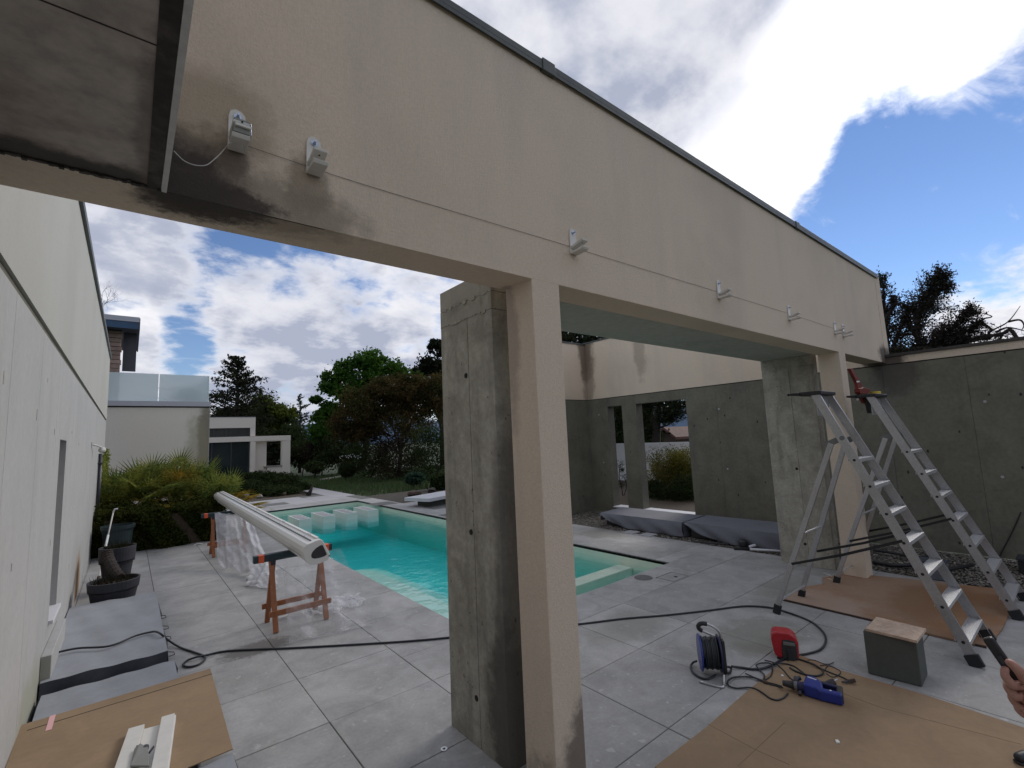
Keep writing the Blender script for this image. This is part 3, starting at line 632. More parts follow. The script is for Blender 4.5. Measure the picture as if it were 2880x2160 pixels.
# upper storey: stone pier and overhanging blue-edged roof
up_ = thing('upper_storey', 'upper storey with stone pier and overhanging blue-edged flat roof', 'roof', (-.6, 17, 4))
BOX('roof', M['eaves'], up_, -3.0, .075, 15.9, 19.5, 5.12, 5.32)
BOX('fascia', M['fascia_blue'], up_, -3.0, .08, 15.86, 15.9, 5.10, 5.28)
BOX('fascia_cap', M['fascia_pale'], up_, -3.0, .085, 15.84, 15.9, 5.285, 5.42)
BOX('eaves_edge', M['frame_dark'], up_, .076, .10, 15.86, 19.5, 5.10, 5.40)
BOX('hanging_screen', M['eaves'], up_, -.24, .05, 16.6, 16.66, 4.05, 5.12)
z = 3.13; k = 0
while z < 5.08:
    h_ = .118; w = .30 if k % 2 else .46
    BOX('stone', M['stone'], up_, -.29 - w + .0, -.285 + .02 * (k % 3 == 0), 16.3, 16.56, z + .006, min(z + h_ - .006, 5.1), bevel=.008)
    BOX('pale_stone', M['stone_pale'], up_, -.9, -.29 - w - .006, 16.32, 16.55, z + .006, min(z + h_ - .006, 5.1))
    z += h_; k += 1

# ------------------------------------------------------------------ garden pavilion beyond
PY = 28.
pv = thing('garden_pavilion', 'low white flat-roofed pavilion with strip window and open frame across the garden', 'pavilion', (5, PY, 0))
BOX('wall', M['plaster_house'], pv, 1.6, 5.16, PY, PY + 5, 2.90, 3.44)
BOX('roof_edge', M['white_slab'], pv, 1.6, 5.17, PY - .02, PY + 5, 3.442, 3.46)
BOX('wall_pier', M['plaster_house'], pv, 4.92, 5.16, PY, PY + 5, 2.46, 2.898)
BOX('upper_pane', M['dark_glass'], pv, 1.7, 4.90, PY + .06, PY + .10, 2.48, 2.88)
for x in (3.26, 3.80, 4.86): BOX('window_frame', M['frame_dark'], pv, x, x + .05, PY + .03, PY + .058, 2.46, 2.90)
BOX('window_rail', M['frame_dark'], pv, 1.7, 4.92, PY + .02, PY + .058, 2.45, 2.49); BOX('window_head', M['frame_dark'], pv, 1.7, 4.92, PY + .02, PY + .058, 2.87, 2.899)
BOX('beam', M['plaster_house'], pv, 1.6, 6.87, PY - .15, PY + .018, 2.18, 2.44)
BOX('glass_door', M['dark_glass'], pv, 1.7, 4.90, PY + .06, PY + .10, 0, 2.16)
for x in (3.2, 4.05, 4.86): BOX('door_frame', M['frame_dark'], pv, x, x + .05, PY + .03, PY + .058, 0, 2.17)
BOX('column', M['plaster_house'], pv, 4.915, 5.155, PY - .14, PY + .4, 0, 2.178)
BOX('side_wall', M['plaster_house'], pv, 5.16, 5.74, PY + .15, PY + .4, 0, 2.30)
BOX('side_beam', M['plaster_house'], pv, 6.62, 6.87, PY + .02, PY + 5, 2.18, 2.44)
BOX('column', M['plaster_house'], pv, 6.46, 6.865, PY - .13, PY + .25, 0, 2.178)
BOX('low_wall', M['plaster_house'], pv, 5.742, 6.458, PY - .10, PY + .10, 0, .80); BOX('ledge', M['rock'], pv, 5.60, 6.457, PY - .16, PY + .16, .802, .84)
# white stone bench at right of the far pool end
p = [G(1128, 1412, .10), G(1250, 1388, .10)]
bn = thing('stone_bench', 'long low white slab bench on the terrace beside the far right of the pool', 'bench', (6.4, 11.8, 0))
MB().prism([(5.95, 12.2, .16), (6.25, 11.35, .16), (8.9, 12.1, .16), (8.6, 13.0, .16)], (0, 0, .09)).build('bench_top', M['white_slab'], bn, bevel=.004)
MB().prism([(6.3, 12.1, 0), (6.45, 11.6, 0), (8.5, 12.2, 0), (8.35, 12.7, 0)], (0, 0, .158)).build('bench_base', M['block_grey'], bn)

# garden seen through the openings of the boundary wall
tag(BOX('garden_wall', M['white_wall'], None, 14, 14.2, -3, 13, -.1, 1.375, loc=(14.1, 9, 0)), 'white rendered garden wall seen through the openings', 'wall')
hb = thing('neighbour_house', 'neighbouring house with brown gabled roof beyond the white garden wall', 'house', (40, 27, 0))
def R_(px, py, X=40.): return ON('x', X, px, py)
a, b_, c2 = R_(1835, 1222), R_(1875, 1210), R_(1906, 1232)
yb = lambda py, px=1880: R_(px, py)[2]
MB().prism([(40, R_(1845, 1240)[1], 0), (40, R_(1906, 1240)[1], 0), (40, R_(1906, 1240)[1], yb(1236)), (40, R_(1875, 1240)[1], yb(1211)), (40, R_(1845, 1240)[1], yb(1236))], (8, 0, 0)).build('wall', M['trunk'], hb)
for (pa, pb) in (((1838, 1242), (1876, 1208)), ((1876, 1208), (1912, 1236))):
    q0, q1 = R_(*pa), R_(*pb)
    MB().prism([(39.4, q0[1], q0[2]), (39.4, q1[1], q1[2]), (39.4, q1[1], q1[2] + .25), (39.4, q0[1], q0[2] + .25)], (9, 0, 0)).build('roof_slope', M['roof_brown'], hb)
q0, q1 = R_(1906, 1243, 44), R_(1990, 1233, 44)
BOX('long_roof', M['roof_brown'], hb, 44, 50, q1[1] - 10, q0[1], 0, q0[2])

# ------------------------------------------------------------------ vegetation
def leaves(name, C, size, m, parent, aspect=.55, droop=0.):
    """C: N x 3 leaf centres -> one mesh of small bent leaf quads"""
    n = len(C); s = size * rng.uniform(.6, 1.3, n)
    a = rng.normal(size=(n, 3)); a[:, 2] -= droop; a /= np.linalg.norm(a, axis=1)[:, None]
    b = rng.normal(size=(n, 3)); b -= a * (a * b).sum(1)[:, None]; b /= np.linalg.norm(b, axis=1)[:, None]
    a *= s[:, None] * .5; b *= s[:, None] * .5 * aspect
    v = np.stack([C - a, C + b * .9, C + a, C - b * .9], 1).reshape(-1, 3)
    f = np.arange(4 * n).reshape(n, 4)
    return npmesh(name, v, f, m, parent)
def depth(P): return float(R[2] @ (np.array(P) - [0, 0, CH]))
def ell(px, py, rx, ry, val, ax='y', dr=.8):           # crown lobe: centre and radii in metres at that distance
    c = ON(ax, val, px, py); k = depth(c) / F; return c, np.array([rx * k, rx * k * dr, ry * k])
def lobes_cloud(lobes, clumps, per, cr=.22, shell=.55, flat=.7):
    out = []; ctr = []
    for c, r in lobes:
        for _ in range(clumps):
            d = rng.normal(size=3); d /= np.linalg.norm(d); q = c + d * r * rng.uniform(shell, 1.02)
            ctr.append(q); out.append(q + rng.normal(size=(per, 3)) * np.array([1, 1, flat]) * min(r) * cr * rng.uniform(.6, 1.3))
    return np.concatenate(out), ctr
def tree(name, label, lobes, base, size, m, clumps=26, per=90, trunk=.18, trunkm='trunk_dark', group=None, cr=.22, cat='tree', limbs=10, aspect=.55, flat=.7, shell=.55, zmin=.02):
    base = Vector(base); t_ = thing(name, label, cat, tuple(base), group)
    C, ctr = lobes_cloud(lobes, clumps, per, cr, shell, flat); C = C[C[:, 2] > zmin]
    leaves('crown', C, size, M_or(m), t_, aspect)
    top = max((c for c, r in lobes), key=lambda c: c[2]); top = Vector(top)
    tr = MB(); mid = base.lerp(top, .5) + Vector((rng.normal() * .1, rng.normal() * .1, 0))
    pth = smooth_path([base - Vector((0, 0, .1)), base.lerp(mid, .5), mid, top], 4)
    tr.tube(pth, [trunk * (1 - .8 * i / (len(pth) - 1)) for i in range(len(pth))], 8)
    idx = rng.choice(len(ctr), min(limbs, len(ctr)), replace=False)
    for i in idx:
        q = Vector(ctr[i]); s0 = pth[int(rng.integers(len(pth) // 3, len(pth) - 1))]
        mm = s0.lerp(q, .5) + Vector((0, 0, .08 * (q - s0).length)); tr.tube([s0, mm, q], [trunk * .3, trunk * .18, trunk * .05], 5)
    tr.build('trunk', M[trunkm], t_, smooth=True); return t_
def M_or(k): return LF[k] if k in LF else M[k]
def base_of(px, Y, ax='y', dx=0):
    c = ON(ax, Y, px, 1276); return (c[0] + (0 if ax == 'x' else dx), c[1] + (dx if ax == 'x' else 0), -.05)

# dark cedar behind the house: tiers of drooping feathery boughs
def conifer(name, label, base, top, spread, m, n_b=46, size=.16, power=.8, jitter=.25, per=60, up=.15, group=None, lean=(0, 0), bare=0., start=.08):
    base = Vector(base); t_ = thing(name, label, 'tree', tuple(base), group); H = top - base.z; tr = MB(); C = []
    tip = base + Vector((lean[0], lean[1], H))
    tr.tube([base, base.lerp(tip, .5), tip], [H * .022, H * .014, H * .003], 7)
    for i in range(n_b):
        f = start + (1 - start) * ((i + rng.uniform(0, 1)) / n_b); s0 = base.lerp(tip, f); L = spread * (1 - f) ** power * rng.uniform(1 - jitter, 1 + jitter) + .08 * spread
        a = rng.uniform(0, 6.283); d = Vector((math.cos(a), math.sin(a), up + rng.uniform(-.15, .25) + .35 * f)).normalized()
        e = s0 + d * L; tr.tube([s0, s0.lerp(e, .5) + Vector((0, 0, .03 * L)), e], [H * .006, H * .004, H * .0012], 4)
        k = max(6, int(per * (L / spread) ** .7)); u = rng.uniform(bare, 1.03, k) ** .8
        w = (.10 + .16 * (1 - u)) * L
        q = np.array(s0)[None] + np.outer(u * L, np.array(d)) + rng.normal(size=(k, 3)) * w[:, None] * np.array([1, 1, .55]) * .8; C.append(q)
        for _ in range(3):
            u0 = rng.uniform(.35, .95); p0 = s0 + d * L * u0; p1 = p0 + Vector((rng.normal(), rng.normal(), rng.normal() * .6 + .25)) * L * .14
            tr.tube([p0, p1], [H * .0022, H * .0008], 3, cap=False); C.append(np.array(p0)[None] + np.outer(rng.uniform(.2, 1.05, max(3, k // 8)), np.array(p1 - p0)) + rng.normal(size=(max(3, k // 8), 3)) * .03 * L)
    C = np.concatenate(C); leaves('crown', C[C[:, 2] > .02], size, M_or(m), t_, .42); tr.build('trunk', M['trunk_dark'], t_, smooth=True); return t_
Y = 33.
c = ON('y', Y, 622, 1003); k_ = depth(c) / F
conifer('cedar_tree', 'dark feathery conifer behind the roof terrace of the house', (c[0] + .9, Y, -.05), c[2], 130 * k_, 'dark', n_b=120, size=.2, power=.62, per=95, up=.05)
tree('leafy_tree', 'yellow-green bushy tree behind the garden pavilion', [ell(742, 1150, 42, 40, 38.), ell(790, 1178, 42, 34, 38.), ell(700, 1190, 40, 36, 38.), ell(770, 1225, 60, 40, 38.)], base_of(750, 38.), .28, 'olive', 22, 130, cr=.3)
Y = 36.; c = ON('y', Y, 832, 1108); k_ = depth(c) / F
conifer('young_conifer', 'small slender blue-green conifer beside the gap with the distant hills', (c[0] + .3, Y, -.05), c[2], 62 * k_, 'bluegreen', n_b=40, size=.2, power=.7, per=36, up=.1)
tree('large_tree', 'large bright green broadleaved tree rising behind the red maple', [ell(1010, 1045, 60, 55, 30.), ell(955, 1085, 50, 45, 30.), ell(1075, 1035, 62, 45, 30.), ell(1000, 1110, 80, 50, 30.), ell(925, 1165, 38, 40, 30.), ell(888, 1125, 16, 9, 30.), ell(1140, 1070, 50, 40, 30.), ell(915, 1210, 40, 30, 30.)],
     base_of(1010, 30.), .26, 'bright', 26, 110, trunk=.3, cr=.24, limbs=26)
tree('red_maple', 'spreading russet-leaved maple at the lawn edge left of the concrete pillar', [ell(1120, 1095, 85, 42, 23.), ell(1050, 1130, 75, 50, 23.), ell(1190, 1130, 80, 55, 23.), ell(1000, 1190, 60, 45, 23.), ell(1110, 1190, 110, 60, 23.), ell(1220, 1100, 60, 50, 23.)],
     base_of(1120, 23.), .13, 'red', 52, 180, trunk=.14, cr=.26, limbs=30)
tree('dark_pine', 'dark pine standing behind the red maple, cut off by the concrete pillar', [ell(1228, 985, 22, 40, 31.), ell(1210, 1035, 34, 26, 31.), ell(1250, 1060, 45, 40, 31.), ell(1180, 1050, 18, 12, 31.), ell(1270, 1000, 40, 40, 31.)],
     base_of(1245, 31.), .24, 'dark', 22, 110, trunk=.25, cr=.3, limbs=16)
tree('evergreen_tree', 'round dark evergreen between the pavilion and the red maple', [ell(690, 1225, 90, 40, 40.), ell(760, 1265, 70, 40, 35.), ell(820, 1245, 50, 40, 35.), ell(640, 1200, 60, 40, 38.)], base_of(730, 36.), .25, 'shrub', 34, 150, cr=.3)
shr = [(850, 1275, 45, 32, 33., 'shrub', 'dark rounded shrub at the far left of the lawn'), (905, 1270, 50, 42, 31., 'brown', 'brownish shrub under the large green tree'), (960, 1265, 60, 50, 29., 'shrub', 'dense dark green shrub left of the maple trunk'),
       (1040, 1290, 70, 50, 24., 'shrub', 'dark shrub below the left side of the red maple'), (1130, 1290, 80, 55, 21.5, 'brown', 'dark reddish undergrowth shrub below the red maple'), (1225, 1270, 80, 70, 19.5, 'shrub', 'dark green shrub hard against the left edge of the concrete pillar'),
       (975, 1325, 22, 14, 24.5, 'shrub', 'small low shrub on the lawn near the white flowers'), (885, 1315, 20, 14, 27., 'shrub', 'small round shrub on the lawn near the pavilion'), (1240, 1360, 26, 26, 15.5, 'shrub', 'small green plant at the lawn edge by the pillar'), (1165, 1345, 22, 14, 17, 'bluegreen', 'low blue-green perennials at the lawn edge')]
for (px, py, rx, ry, Y, m, lb) in shr:
    l0 = ell(px, py, rx, ry, Y); l0[0][2] = max(l0[0][2], l0[1][2] * .55)
    tree('shrub', lb, [l0], (l0[0][0], l0[0][1], -.05), .11 if Y < 26 else .16, m, 60, 90, trunk=.05, cr=.3, cat='shrub', group='shrubs along the lawn', limbs=5)
# rose-like white flowers and rocks on the lawn
fl = MB()
for k in range(26):
    x, y, z = ON('y', 22.5, 985 + rng.uniform(-30, 30), 1284 + rng.normal() * 4); s = .025
    fl.add([(x - s, y, z), (x, y - s, z - s * .3), (x + s, y, z), (x, y, z + s)], [(0, 1, 3), (1, 2, 3), (0, 2, 1)])
tag(fl.build('flowers', M['white_wall']), 'small white flowers in front of the dark shrubs', 'flowers', kind='stuff')
def rock(px, py, Y, s, label, sq=.6, m='rock', grp='rocks in the garden'):
    c = G(px, py) if Y is None else ON('y', Y, px, py); c[2] = 0
    import bmesh
    bm = bmesh.new(); bmesh.ops.create_icosphere(bm, subdivisions=2, radius=1)
    sd_ = rng.uniform(0, 9, 3)
    for v in bm.verts:
        k = 1 + .22 * math.sin(v.co.x * 3 + sd_[0]) * math.cos(v.co.y * 2.6 + sd_[1]) + .12 * math.sin(v.co.z * 5 + sd_[2]) + rng.normal() * .03
        v.co = Vector((v.co.x * k * s, v.co.y * k * s * .8, v.co.z * k * s * sq))
    me = bpy.data.meshes.new('rock'); bm.to_mesh(me); bm.free(); me.materials.append(M[m])
    o = bpy.data.objects.new('rock', me); COL.objects.link(o); o.location = (c[0], c[1], s * sq * .5); o.rotation_euler.z = rng.uniform(0, 6)
    tag(o, label, 'rock', grp)
rock(1085, 1330, None, .32, 'grey boulder on the lawn in front of the red maple, larger one'); rock(1068, 1340, None, .22, 'grey boulder on the lawn, smaller one touching the larger')
rock(1050, 1342, None, .20, 'flat pale stone on the lawn left of the boulders', .2, 'stone_pale')
sl = [((905, 1352), (975, 1340), 'long thin stone slab lying in the lawn'), ((880, 1337), (895, 1333), 'short pale stone slab lying in the lawn')]
for (a, b, lb) in sl:
    p, q = G(*a), G(*b); tag(MB().bar((p[0], p[1], .05), (q[0], q[1], .05), .25, .06, (0, 1, 0)).build('lawn_slab', M['rock'], loc=(p[0], p[1], 0)), lb, 'stone')
for (px, py, s, m, lb) in [(662, 1400, .16, 'rock', 'dark grey rock in the rock garden beside the awning case'), (690, 1396, .15, 'stone_pale', 'pale angular rock in the rock garden beside the awning case'), (705, 1362, .22, 'stone_pale', 'large pale flat rock under the spreading juniper'),
                    (640, 1370, .22, 'stone_pale', 'pale rock behind the palm fronds'), (730, 1400, .12, 'rock', 'small brown rock at the rock garden edge'), (800, 1392, .13, 'stone', 'reddish stone at the right of the rock garden'), (676, 1380, .14, 'stone_pale', 'small pale rock between the palm and juniper')]:
    rock(px, py, None, s, lb, .7, m)
rock(1165, 1395, None, .20, 'dark brown volcanic rock on the gravel by the white bench', .7, 'trunk'); rock(1215, 1385, None, .18, 'dark rock at the lawn edge behind the white bench', .6, 'trunk_dark')
tag(BOX('rock_garden', M['soil'], None, 1.3, 5.15, 18.25, 27, -.049, -.02), kind='structure')
tag(BOX('planting_bed', M['soil'], None, -.45, 1.05, 11.2, 15.4, -.049, -.01), kind='structure')
tag(BOX('gravel_strip', M['gravel_base'], None, 6.3, 9.5, 13.05, 16.2, -.049, -.03), kind='structure')
# spreading juniper
jl = [ell(730, 1345, 60, 14, 22.), ell(790, 1355, 50, 18, 21.5), ell(700, 1370, 60, 16, 21.), ell(780, 1385, 60, 16, 20.), ell(840, 1375, 30, 14, 21.)]
tree('juniper', 'low spreading dark juniper in the rock garden', jl, base_of(770, 21.), .09, 'shrub', 70, 90, trunk=.08, cr=.5, cat='shrub', limbs=16, trunkm='trunk', flat=.5)
dw = thing('driftwood', 'small dark upright driftwood stump on the terrace edge', 'driftwood', tuple(G(866, 1395)))
p = Vector(G(866, 1395)); MB().tube([p, p + Vector((.1, 0, .18)), p + Vector((.16, 0, .38))], [.09, .06, .02], 7).tube([p + Vector((.05, 0, .1)), p + Vector((-.3, 0, .16))], [.05, .02], 6).build('stump', M['trunk_dark'], dw, smooth=True)
# utility pole with its wires
c = ON('y', 60., 733, 1095); k_ = depth(c) / F
up2 = thing('utility_pole', 'dark lattice utility pole with crossarm and wires beyond the trees', 'pole', (c[0], 60, 0))
MB().bar((c[0] - .4, 60, 0), (c[0] - .03, 60, c[2]), .22, .22).bar((c[0] + .75, 60, 0), (c[0] + .03, 60, c[2]), .22, .22).build('mast', M['trunk_dark'], up2)
MB().bar((c[0] - 2.4, 60, c[2] - .35), (c[0] + .3, 60, c[2] - .2), .09, .09, (0, 1, 0)).build('crossarm', M['trunk_dark'], up2)
for dz in (0, -.9):
    MB().tube([(c[0] - 2.2, 60, c[2] - .3 + dz), (c[0] - 9, 52, c[2] - 1.2 + dz), (c[0] - 16, 46, c[2] - .4 + dz)], .02, 4).build('wire', M['trunk_dark'], up2)

# bare / sparse trees beyond the walls
def twigs(tr, p, d, L, r, lev, C=None, spread=.55, upb=.1):
    if lev == 0 or L < .04: return
    q = p + d * L; mid = p.lerp(q, .5) + Vector(rng.normal(size=3)) * L * .06
    tr.tube([p, mid, q], [r, r * .8, r * .6], 4 if lev < 4 else 6, cap=False)
    if C is not None and lev <= 2: C.append(np.array(q)[None] + rng.normal(size=(5, 3)) * L * .35)
    for _ in range(3 if lev > 2 else 2):
        e = (d + Vector(rng.normal(size=3)) * spread + Vector((0, 0, upb))).normalized(); twigs(tr, q if rng.random() < .6 else p.lerp(q, .7), e, L * rng.uniform(.55, .8), r * .55, lev - 1, C, spread, upb)
bt = thing('bare_tree', 'bare twiggy tree top showing above the left house wall', 'tree', (-1.2, 20, 0))
tr = MB(); p = Vector(ON('y', 20., 262, 900)); twigs(tr, p, Vector((.3, 0, .8)).normalized(), .55, .012, 5); p2 = Vector(ON('y', 20., 270, 870)); twigs(tr, p2, Vector((.5, 0, .5)).normalized(), .40, .010, 5); tr.tube([(p.x - 1, 20, 0), (p.x - .4, 20, p.z * .6), p], [.12, .07, .02], 6)
tr.build('branches', M['trunk'], bt)
cs = thing('corkscrew_tree', 'bare twisting branches arching above the boundary wall at far right', 'tree', (12, 1, 0))
tr = MB(); X = 12.
def PX(px, py, x=X): return Vector(ON('x', x, px, py))
tr.tube(smooth_path([Vector((12, 2.6, -.05)), Vector((12, 2.5, 2.0)), PX(2685, 978), PX(2740, 955), PX(2785, 945), PX(2820, 938), PX(2842, 928), PX(2862, 955)], 5), [.10] * 5 + [.075] * 8 + [.05] * 8 + [.03] * 15, 6)
for a, b, c3, d3 in [((2770, 950), (2790, 930), (2835, 905), (2870, 860)), ((2800, 935), (2830, 922), (2860, 925), (2895, 935)), ((2790, 928), (2760, 900), (2790, 890), (2745, 876)), ((2735, 955), (2725, 940), (2745, 930), (2790, 930)), ((2845, 930), (2856, 950), (2862, 975), (2850, 990)), ((2700, 970), (2690, 955), (2705, 935), (2690, 920)), ((2820, 938), (2812, 960), (2826, 975), (2818, 990)), ((2835, 905), (2868, 900), (2880, 915), (2872, 930))]:
    tr.tube(smooth_path([PX(*a), PX(*b), PX(*c3), PX(*d3)], 5), [.022 - .0012 * i for i in range(16)], 5)
for _ in range(60):
    px = rng.uniform(2700, 2875); p = PX(px, 975 + rng.uniform(-30, 15)); twigs(tr, p, Vector((0, rng.normal(), rng.uniform(-.3, 1))).normalized(), .16, .007, 3, spread=.9)
tr.build('branches', M['trunk_dark'], cs)
# cypresses beyond the boundary wall at right
def bough_tree(name, label, arms, base, m, size=.05, w=.25, per=900, X=11.5):
    t_ = thing(name, label, 'tree', base); tr = MB(); C = []
    for pts, rr, dens in arms:
        q = smooth_path([PX(px, py, X) for px, py in pts], 6); n = len(q)
        tr.tube(q, [.05 * (1 - .85 * i / n) for i in range(n)], 5)
        for i in range(int(34 * dens)):
            f = rng.uniform(0, 1); k = int(f * (n - 1)); p = q[k]; L = rr * (1 - .72 * f) * rng.uniform(.5, 1.15)
            d = ((q[min(k + 1, n - 1)] - q[max(k - 1, 0)]).normalized() * .75 + Vector(rng.normal(size=3)) * .8); d.normalize(); e = p + d * L
            tr.tube([p, e], [.009, .002], 3, cap=False); u = rng.uniform(.15, 1.05, 26)
            C.append((np.array(p)[None] + np.outer(u, np.array(e - p)) + rng.normal(size=(26, 3)) * (.022 + .015 * (1 - f)))[:13])
    tr.tube([Vector(base), PX(*arms[0][0][0], X)], [.14, .08], 7)
    leaves('crown', np.concatenate(C), size, M_or(m), t_, .5); tr.build('trunk', M['trunk_dark'], t_); return t_
bough_tree('cypress_tree', 'slender dark conifer just right of the pergola beam end', [([(2500, 1010), (2490, 900), (2482, 775)], .75, 5), ([(2490, 900), (2520, 850), (2515, 838)], .35, 1), ([(2500, 1010), (2530, 930), (2550, 900)], .6, 2)], (11.5, 3.3, -.05), 'cypress')
bough_tree('leaning_conifer', 'leaning dark conifer with a pointed tip above the boundary wall', [([(2590, 1010), (2580, 900), (2610, 830), (2645, 772)], .85, 9), ([(2600, 990), (2550, 890), (2560, 870)], .6, 3), ([(2600, 870), (2650, 810), (2658, 808)], .4, 2), ([(2620, 990), (2680, 920), (2735, 870)], .6, 5), ([(2600, 1000), (2690, 950), (2755, 905)], .55, 4), ([(2560, 1020), (2640, 960), (2700, 965)], .6, 6)], (11.5, 2.4, -.05), 'cypress')
tree('evergreen_hedge', 'dark evergreen mass directly behind the boundary wall at right', [ell(px, 1000, 45, 16, 11., 'x') for px in (2530, 2590, 2650)], (11., 2.3, -.05), .06, 'cypress', 40, 60, cr=.5, cat='hedge', limbs=10, trunk=.08)
# pine and greenery seen through the wide opening
pn = thing('pine_tree', 'dark pine with bare trunk and layered boughs seen through the wide opening', 'tree', (22, 15.2, -.05))
tr = MB(); X = 22.; tr.tube([PX(1846, 1300, X), PX(1846, 1230, X), PX(1850, 1150, X), PX(1852, 1060, X)], [.26, .22, .18, .12], 8); C = []
for a, b, n in [((1850, 1205), (1905, 1175), 2), ((1850, 1160), (1925, 1140), 9), ((1850, 1140), (1935, 1128), 8), ((1850, 1175), (1900, 1165), 7), ((1850, 1185), (1880, 1180), 5), ((1850, 1150), (1800, 1130), 9), ((1850, 1125), (1890, 1115), 9), ((1850, 1190), (1800, 1170), 9), ((1850, 1215), (1800, 1205), 8), ((1850, 1160), (1910, 1155), 6)]:
    p, q = PX(*a, X), PX(*b, X); tr.tube([p, p.lerp(q, .5) + Vector((0, 0, -.1)), q], [.06, .04, .015], 5)
    for _ in range(n * 2): c = p.lerp(q, rng.uniform(.3, 1.05)); C.append(np.array(c)[None] + rng.normal(size=(60, 3)) * np.array([.3, .22, .10]))
leaves('crown', np.concatenate(C), .14, LF['dark'], pn, .35); tr.build('trunk', M['trunk_dark'], pn, smooth=True)
tree('background_tree', 'dense dark tree filling the left of the wide opening behind the pine', [ell(1815, 1180, 32, 55, 24., 'x'), ell(1790, 1230, 40, 50, 24., 'x'), ell(1830, 1240, 25, 30, 24., 'x'), ell(1740, 1180, 45, 60, 24., 'x'), ell(1740, 1240, 40, 45, 24., 'x')], (24, 17.5, -.05), .16, 'shrub', 50, 130, cr=.4)
# bamboo bush and small plants
bb = thing('bamboo_bush', 'yellow-green bamboo bush in front of the white garden wall', 'bush', (11.5, 7.2, -.05))
C = []; tr = MB(); X = 11.5
for _ in range(120):
    p = Vector((X + rng.normal() * .3, 0, 0)); top = PX(1895 + rng.normal() * 42, 1262 + abs(rng.normal()) * 38, X + rng.normal() * .25); p.y = 7.0 + rng.normal() * .35 + (top.y - 7) * .4
    tr.tube([p, p.lerp(top, .5) + Vector((0, rng.normal() * .08, .1)), top], [.006, .005, .002], 3, cap=False)
    for k in range(16): c = p.lerp(top, rng.uniform(.25, 1.0)); C.append(np.array(c)[None] + rng.normal(size=(9, 3)) * .09)
leaves('leaves', np.concatenate(C), .085, LF['bamboo'], bb, .22, droop=.5); tr.build('canes', M['trunk'], bb)
tree('dark_bush', 'dark bush at the foot of the bamboo behind the wide opening', [ell(1870, 1400, 60, 32, 10.8, 'x'), ell(1930, 1385, 50, 40, 10.8, 'x'), ell(1840, 1370, 18, 14, 10.8, 'x')], (10.8, 6.6, -.05), .05, 'shrub', 60, 80, cr=.4, cat='bush', trunk=.03, limbs=6)
cp = thing('cloud_pruned_plant', 'small cloud-pruned plant seen through the narrow slit opening', 'plant', (10.6, 8.6, -.05)); X = 10.6; tr = MB(); C = []
tr.tube(smooth_path([PX(1752, 1400, X), PX(1748, 1370, X), PX(1741, 1340, X), PX(1745, 1305, X)], 4), .014, 5); tr.tube(smooth_path([PX(1752, 1400, X), PX(1762, 1370, X), PX(1757, 1345, X)], 4), .012, 5)
for (px, py, s) in [(1746, 1306, .07), (1757, 1338, .06), (1748, 1364, .05), (1750, 1322, .03)]: C.append(np.array(PX(px, py, X))[None] + rng.normal(size=(160, 3)) * s)
leaves('leaves', np.concatenate(C), .035, LF['shrub'], cp, .5); tr.build('stem', M['trunk_dark'], cp)
tag(BOX('garden_bed', M['soil'], None, 9.0, 14, 3, 12, -.045, .05), kind='structure')

# hedge planter and fan palms at left
hd = thing('ivy_hedge', 'low dark ivy-covered hedge along the paving below the palms', 'hedge', (.4, 11.5, 0))
BOX('core', M['soil'], hd, -.44, 1.50, 11.25, 12.1, -.01, .60)
n = 26000; u = rng.uniform(-.44, 1.56, n); face = rng.random(n)
v = np.where(face < .5, 11.18 + np.abs(rng.normal(0, .05, n)), rng.uniform(11.15, 12.2, n)); w = np.where(face < .5, rng.uniform(.0, .70, n), .64 + rng.normal(0, .05, n) - .03 * np.sin(u * 3))
v += .07 * np.sin(u * 7 + w * 5) + .04 * np.sin(u * 19 + w * 11); w = np.where(face < .5, w, w + .07 * np.sin(u * 9) * np.sin(v * 6 + 1)) + np.where(rng.random(n) < .08, np.abs(rng.normal(0, .10, n)), 0)
leaves('foliage', np.stack([u, v, np.maximum(w, .01)], 1), .055, LF['ivy'], hd, .7)
iv = thing('wall_creeper', 'yellow-green creeper climbing the far end of the pale house wall', 'creeper', (-.42, 13.5, 0))
n = 2500; leaves('foliage', np.stack([rng.normal(-.40, .03, n), rng.uniform(13.2, 14.6, n), rng.uniform(.3, 1.9, n)], 1), .05, LF['palm'], iv, .6)
def frond_mesh(nb=26, R0=.42):
    m = MB(); fan = math.radians(250)
    for i in range(nb):
        a = -fan / 2 + fan * (i + .5) / nb; L = R0 * (1 - .18 * abs(a) / (fan / 2)) * rng.uniform(.88, 1.05); dw = fan / nb * .5
        d = Vector((math.cos(a), math.sin(a), 0)); s = Vector((-math.sin(a), math.cos(a), 0)); r1 = .42 * L; wd = r1 * math.tan(dw) * .95
        z1 = .012; dz = -.10 * L * (L / R0) - .05 * abs(rng.normal()) * L
        m.add([(0, 0, 0), d * r1 + s * wd, d * r1 + Vector((0, 0, z1)), d * r1 - s * wd, d * L + Vector((0, 0, dz))], [(0, 1, 2), (0, 2, 3), (1, 4, 2), (2, 4, 3)])
    return m
FM = []
for k, mm in enumerate(('palm', 'palm', 'palm_old')):
    f = frond_mesh(); me = bpy.data.meshes.new('palm_frond'); me.from_pydata(f.v, [], f.f); me.materials.append(LF[mm]); FM.append(me)
